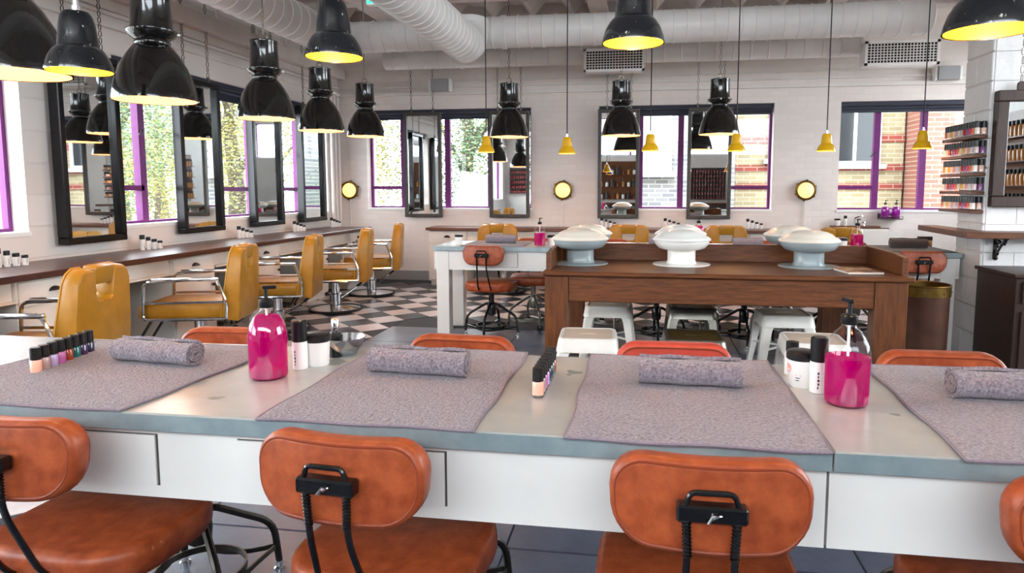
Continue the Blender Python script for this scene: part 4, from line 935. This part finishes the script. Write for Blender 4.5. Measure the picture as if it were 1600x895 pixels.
def scroll(b, cy, cz, r0, turns, sgn, n=22):
    b.tube([(x, cy+sgn*r0*(1-.75*k/n)*math.cos(2*PI*turns*k/n), cz+r0*(1-.75*k/n)*math.sin(2*PI*turns*k/n)) for k in range(n+1)], .007, 6)
t = thing('shelf_bracket', 'black cast iron scroll bracket under the wooden shelf', 'bracket', (0, 0, 0))
B().box(x-.012, x+.012, PY0-.018, PY0-.006, .755, .914).ob('back_plate', m_black, t, smooth=0); B().box(x-.012, x+.012, PY0-.17, PY0-.019, .902, .914).ob('top_plate', m_black, t, smooth=0)
b = B(); scroll(b, PY0-.06, .862, .034, 1.4, 1); scroll(b, PY0-.135, .878, .02, 1.3, -1); scroll(b, PY0-.042, .80, .02, 1.3, 1); b.tube([(x, PY0-.02, .77), (x, PY0-.05, .81), (x, PY0-.1, .86), (x, PY0-.16, .9)], .008, 6); b.ob('scrollwork', m_black, t)
B().lathe([(0, -.02), (.014, -.012), (.018, 0), (.014, .012), (0, .02)], 12, Matrix.Translation((x, PY0-.022, .765)), cap=False).ob('finial', m_black, t)
cb = thing('dark_cabinet', 'dark brown wooden cabinet standing against the pillar under the shelf', 'cabinet', (2.76, 4.92, 0))
B().rbox(-.40, .40, -.25, .26, .03, .685, .004, 1).ob('body', m_dark, cb, smooth=30); B().rbox(-.42, .42, -.27, .265, .685, .71, .006, 1).ob('top', m_dark, cb, smooth=30)
for s in (-1, 1):
    d = B().rbox(s*.195-.17, s*.195+.17, -.266, -.251, .08, .47, .004, 1).ob('door', m_dark, cb, smooth=30); B().lathe([(.006, 0), (.012, .012), (.012, .02), (0, .024)], 12).ob('knob', m_brass, d, (s*.05, -.266, .30), (PI/2, 0, 0))
    d = B().rbox(s*.195-.17, s*.195+.17, -.266, -.251, .52, .66, .004, 1).ob('drawer', m_dark, cb, smooth=30); B().lathe([(.006, 0), (.012, .012), (.012, .02), (0, .024)], 12).ob('knob', m_brass, d, (s*.195, -.266, .59), (PI/2, 0, 0))
    for y in (-.22, .22): B().box(s*.36-.03, s*.36+.03, y-.03, y+.03, 0, .03).ob('foot', m_dark, cb, smooth=0)
bn = thing('waste_bin', 'dark copper bin with a brass rim beside the desk', 'bin', (1.86, 4.80, 0))
B().lathe([(0, .005), (.15, .005), (.155, .01), (.16, .55), (.155, .55), (.15, .02), (0, .02)], 40, cap=False).ob('body', m_copper, bn)
B().lathe([(.1605, .545), (.166, .547), (.166, .612), (.169, .616), (.165, .622), (.158, .620), (.156, .545)], 40, cap=False).ob('rim', m_brass, bn)
riv = B().lathe([(.007, 0), (.005, .004), (0, .005)], 10).mesh('rivet', m_brass)
for q in range(8): a = 2*PI*q/8-1.9; link('rivet', riv, bn, (.166*math.cos(a), .166*math.sin(a), .575), (PI/2, 0, a+PI/2))
# basin corner
t = thing('wash_basin', 'white rectangular basin with wooden ledge under the right window', 'basin', (2.66, 8.6, 0))
B().box(-.33, .33, .20, .235, .55, .775).ob('backing', m_wcountx, t, smooth=0); B().box(-.35, .20, .12, .27, .776, .80).ob('ledge', m_wcountx, t, smooth=0)
b = B(); b.box(-.33, .33, -.20, .17, .55, .58).box(-.33, .33, -.20, -.17, .58, .765).box(-.33, .33, .14, .17, .58, .765).box(-.33, -.30, -.17, .14, .58, .765).box(.30, .33, -.17, .14, .58, .765); b.ob('bowl', m_wht, t, smooth=0); B().cyl(.05, 0, .55, 16).ob('pedestal', m_wht, t)
B().tube(smooth_path([(-.08, .2, .80), (-.08, .2, .90), (-.03, .12, .93), (-.02, .08, .91)], .04), .012, 8).ob('spout', m_chrome, t)
for s in (-1, 1): B().lathe([(.018, .8), (.012, .815), (.012, .83), (.024, .835), (.02, .85), (0, .852)], 12, Matrix.Translation((-.08+s*.11, .2, 0)), cap=False).ob('tap_handle', m_chrome, t)
pt.put((2.38, 8.80, .80), 0, 'white jar with black lid on the basin ledge'); sb[0].put((2.47, 8.79, .80), 0, 'white bottle with black cap on the basin ledge')
t = thing('bottle_holder', 'wall mounted steel rack for two purple soap bottles', 'rack', (2.99, 8.80, .88)); B().rbox(-.13, .13, -.055, .05, 0, .012, .003, 1).ob('tray', m_steel, t); B().tube([(-.13, -.055, .04), (.13, -.055, .04)], .004, 6).ob('rail', m_steel, t); B().box(-.13, .13, .05, .06, 0, .07).ob('back_plate', m_steel, t, smooth=0)
for s in (-1, 1): B().tube([(s*.126, -.055, .01), (s*.126, -.055, .04)], .004, 6).ob('post', m_steel, t)
p3 = Pool(pump_bottle(.150, m_purpL, .95)); p3.put((2.925, 8.79, .893), 0, 'left purple soap bottle in the wall rack under the right window'); p3.put((3.05, 8.79, .893), 0, 'right purple soap bottle in the wall rack under the right window')
t = thing('product_box', 'small black topped box at the right end of the rear table', 'box', (2.31, 5.98, TT)); B().box(-.05, .05, -.02, .02, 0, .055).ob('carton', m_cover, t, smooth=0); B().box(-.051, .051, -.021, .021, .055, .085).ob('lid', m_capb, t, smooth=0)

# ------------------------------------------------------------------ outside
st(B().box(-40, 40, -30, 50, -.5, -.1), 'ground', m_ground, smooth=0)
def facade(x0, x1, y, z1, mat, label, wins, bands, mg=m_fglass):
    t = thing('building', label, 'building', ((x0+x1)/2, y, -.1)); c = (x0+x1)/2
    B().box(x0-c, x1-c, 0, 3, 0, z1).ob('wall', mat, t, smooth=0)
    for z, h in bands: B().box(x0-c, x1-c, -.02, -.001, z, z+h).ob('brick_band', m_bred, t, smooth=0)
    for a, b_, z0, zz in wins:
        w = B().box(a-c, b_-c, -.06, -.021, z0, z0+.06).box(a-c, b_-c, -.06, -.021, zz-.06, zz).box(a-c, a-c+.07, -.06, -.021, z0+.06, zz-.06).box(b_-c-.07, b_-c, -.06, -.021, z0+.06, zz-.06).box((a+b_)/2-c-.03, (a+b_)/2-c+.03, -.06, -.021, z0+.06, zz-.06).ob('window', m_fw, t, smooth=0)
        B().box(a-c+.06, b_-c-.06, -.035, -.0215, z0+.05, zz-.05).ob('pane', mg, w, smooth=0); B().box(a-c-.08, b_-c+.08, -.14, -.021, z0-.08, z0-.001).ob('sill', m_fw, w, smooth=0)
facade(-1.2, 1.62, 12.6, 7, m_bgrey, 'grey painted brick house outside the middle back window', ((-.1, .5, 1.65, 3.0),), (), m_fw)
facade(1.7, 4.66, 13.2, 8, m_bcream, 'cream brick house with red bands outside the right windows', ((2.28, 2.75, 1.9, 3.6), (3.35, 4.25, 1.8, 3.8)), ((1.34, .12), (1.68, .12), (2.2, .14), (2.9, .1)))
facade(4.7, 10.5, 12.4, 8, m_bpink, 'pinkish red brick house at the far right outside', ((7.2, 8.2, 1.5, 3.2),), ())
facade(-22, -17, 24, 5, m_fw, 'white gabled building far behind the trees', ((-20, -19, 1.5, 3),), ())
tag(B().prism([(-3.47, .4), (-2.85, .4), (-2.82, 1.5), (-3.30, 1.58)], 12.0, 12.2, .01, 1).ob('white_panel', m_fw), 'bright white panel standing outside the tree-side back window', 'panel')  # plain pale slab, added for an unidentified white patch outside
def leaves(n, rx, ry, rz, seed, s=.12):
    r = random.Random(seed); vs = []; fs = []
    cl = [(r.gauss(0, .42)*rx, r.gauss(0, .42)*ry, r.gauss(0, .42)*rz) for _ in range(26)]
    for k in range(n):
        c = r.choice(cl); p = Vector((c[0]+r.gauss(0, .2)*rx, c[1]+r.gauss(0, .2)*ry, c[2]+r.gauss(0, .2)*rz))
        q = Matrix.Rotation(r.uniform(0, 6.3), 3, 'Z') @ Matrix.Rotation(r.uniform(-1.3, 1.3), 3, 'X'); u = s*r.uniform(.6, 1.2); i = len(vs)
        vs += [p+q @ Vector(v) for v in ((-u*.5, 0, 0), (0, -u*.3, .01), (u*.5, 0, 0), (0, u*.3, .01))]; fs.append((i, i+1, i+2, i+3))
    return vs, fs
lm = []
for k, (mat, sd) in enumerate(((m_leafa, 1), (m_leafb, 2), (m_leafa, 3))):
    v, f = leaves(8000, 2.0, 2.0, 2.2, sd, .085); lm.append(B().add(v, f).mesh('foliage', mat, 0))
trunk = B().tube([(0, 0, -.1), (.1, .05, 1.2), (0, .1, 2.6), (.15, 0, 3.8)], [.2, .16, .12, .06], 8)
for q in range(5): a = q*1.3; trunk.tube([(.05, .05, 1.5+q*.35), (.7*math.cos(a), .7*math.sin(a), 2.3+q*.35), (1.3*math.cos(a), 1.3*math.sin(a), 2.9+q*.35)], [.08, .05, .02], 6)
trunk = trunk.mesh('trunk', m_bark)
TR = [(-9.5, 9.0, 0), (-8.2, 12.6, 1), (-11.5, 13.5, 0), (-6.2, 13.6, 1), (-4.0, 15.0, 2), (-2.6, 16.0, 0), (-10.5, 17.5, 1), (-13, 9.5, 2), (-14, 18, 0), (-9.3, 6.0, 2)]
tl = ['green leafy tree outside the long left window', 'yellowing autumn tree beyond the far left corner', 'green tree deep behind the left windows', 'yellowing tree outside the left pane of the tree-side window', 'green tree behind the white panel outside', 'green tree right of the white panel outside', 'yellowing tree far behind the left corner', 'green tree seen past the nearest mirror', 'tall green tree farthest left outside', 'green tree outside near the first lamp row']
for k, (x, y, i) in enumerate(TR):
    t = thing('tree', tl[k], 'tree', (x, y, 0), k*1.1, 'trees outside'); link('trunk', trunk, t); link('foliage', lm[i], t, (0, 0, 2.5))

# ------------------------------------------------------------------ behind the camera, seen in the mirrors
def rack(loc, rz, w, rows, n, label, pool_cols, mat, h=.13):
    t = thing('display_shelf', label, 'shelf', loc, rz)                # back at y=0, shelves towards -Y
    B().box(-w/2, w/2, -.015, 0, 0, rows*h+.04).ob('back_panel', mat, t, smooth=0)
    for k in range(rows): B().box(-w/2, w/2, -.12, -.0151, k*h, k*h+.015).ob('shelf_board', mat, t, smooth=0)
    return t
c180 = Matrix.Rotation(PI, 4, 'Z')
amber = M('amber_liquid', 'b8762c', .2, coat=.4); redp = M('red_product', '8c1c20', .25, coat=.4)
def jar(mb, r, h):
    t = thing('product_bottle', 'x', 'bottle'); B().lathe([(0, 0), (r, 0), (r, h*.62), (r*.6, h*.72), (r*.5, h*.75)], 14, cap=False).ob('body', mb, t); B().lathe([(r*.62, h*.73), (r*.62, h), (0, h)], 14, cap=False).ob('cap', m_capb, t); return t
rack((-3.72, YF+.002, 1.12), PI, .62, 5, 0, 'dark rack of red bottles reflected in a back wall mirror', None, m_dark, .145)
jr = Pool(jar(redp, .022, .10))
for k in range(5):
    for j in range(10): jr.put((-3.98+j*.057, YF+.065, 1.12+k*.145+.0155), 0, 'red bottle with black cap on the dark rack seen in the mirrors', 'red bottles on the dark rack')
rack((-.75, YF+.002, .95), PI, 1.5, 3, 0, 'brown wooden wall shelf seen in the mirrors', None, m_wood, .36)
ja = Pool(jar(amber, .035, .2)); jw = Pool(jar(m_bottlew, .04, .17)); jb = Pool(jar(m_capb, .05, .22))
for k in range(3):
    for j in range(9): (ja, jw, jb, jr)[(j*5+k*3) % 4].put((-1.4+j*.16, YF+.066, .95+k*.36+.0155), 0, '%s bottle on the brown wall shelf seen in the mirrors' % ('amber', 'white', 'black', 'small red')[(j*5+k*3) % 4], 'bottles on the brown wall shelf')
rack((1.75, YF+.002, .95), PI, 1.2, 7, 0, 'tall dark rack of nail polish seen in the mirrors', None, m_dark, .125)
for k in range(7):
    for j in range(14): jr.put((1.2+j*.083, YF+.066, .95+k*.125+.0155), 0, 'red bottle with black cap on the tall polish rack seen in the mirrors', 'bottles on the tall polish rack')
t = thing('back_bar', 'dark wooden cabinet against the wall seen in the mirrors', 'cabinet', (.4, YF+.25, 0)); B().box(-2.2, 2.2, -.22, .22, 0, .82).ob('body', m_dark, t, smooth=0); B().rbox(-2.25, 2.25, -.23, .26, .82, .86, .005, 1).ob('top', m_wood, t)
for k in range(6): B().box(-2.15+k*.73, -2.15+k*.73+.68, .2205, .235, .08, .78).ob('door', m_dark, t, smooth=0)
fc = bpy.data.curves.new('wall_lettering', 'FONT'); fc.body = 'LAB'; fc.size = .2; fc.extrude = .008; fc.materials.append(M('letter_pink', 'c0505c', .5))
tmp = bpy.data.objects.new('wall_lettering_source', fc); me_l = bpy.data.meshes.new_from_object(tmp); bpy.data.objects.remove(tmp)
tag(link('wall_lettering', me_l, None, (-3.55, YF+.01, 1.95), (PI/2, 0, PI)), 'pink letters LAB reflected in a back wall mirror', 'lettering')
rack((XR-.002, .75, .98), -PI/2, 1.5, 4, 0, 'oak wall shelf with amber bottles facing the pillar mirror', None, m_wood, .30)
for k in range(4):
    for j in range(15): ja.put((XR-.066, .08+j*.095, .98+k*.30+.0155), 0, 'amber bottle with black cap on the oak shelf by the right wall', 'amber bottles on the oak shelf')

bush = B().tube([(0, 0, -.1), (.05, 0, .6), (0, .05, 1.2)], [.06, .05, .03], 6).mesh('stem', m_bark)
for k, (x, y, i, lb) in enumerate(((-5.3, 12.4, 1, 'leafy autumn bush right outside the left pane of the tree-side window'), (-4.2, 14.2, 2, 'green bush outside behind the white panel'), (-2.6, 13.4, 0, 'green bush outside right of the white panel'), (-7.6, 9.6, 1, 'low autumn bush outside the far part of the left windows'))):
    t = thing('bush', lb, 'bush', (x, y, 0), k*1.7, 'bushes outside'); link('stem', bush, t); o = link('foliage', lm[i], t, (0, 0, 1.45)); o.scale = (.55, .55, .62)
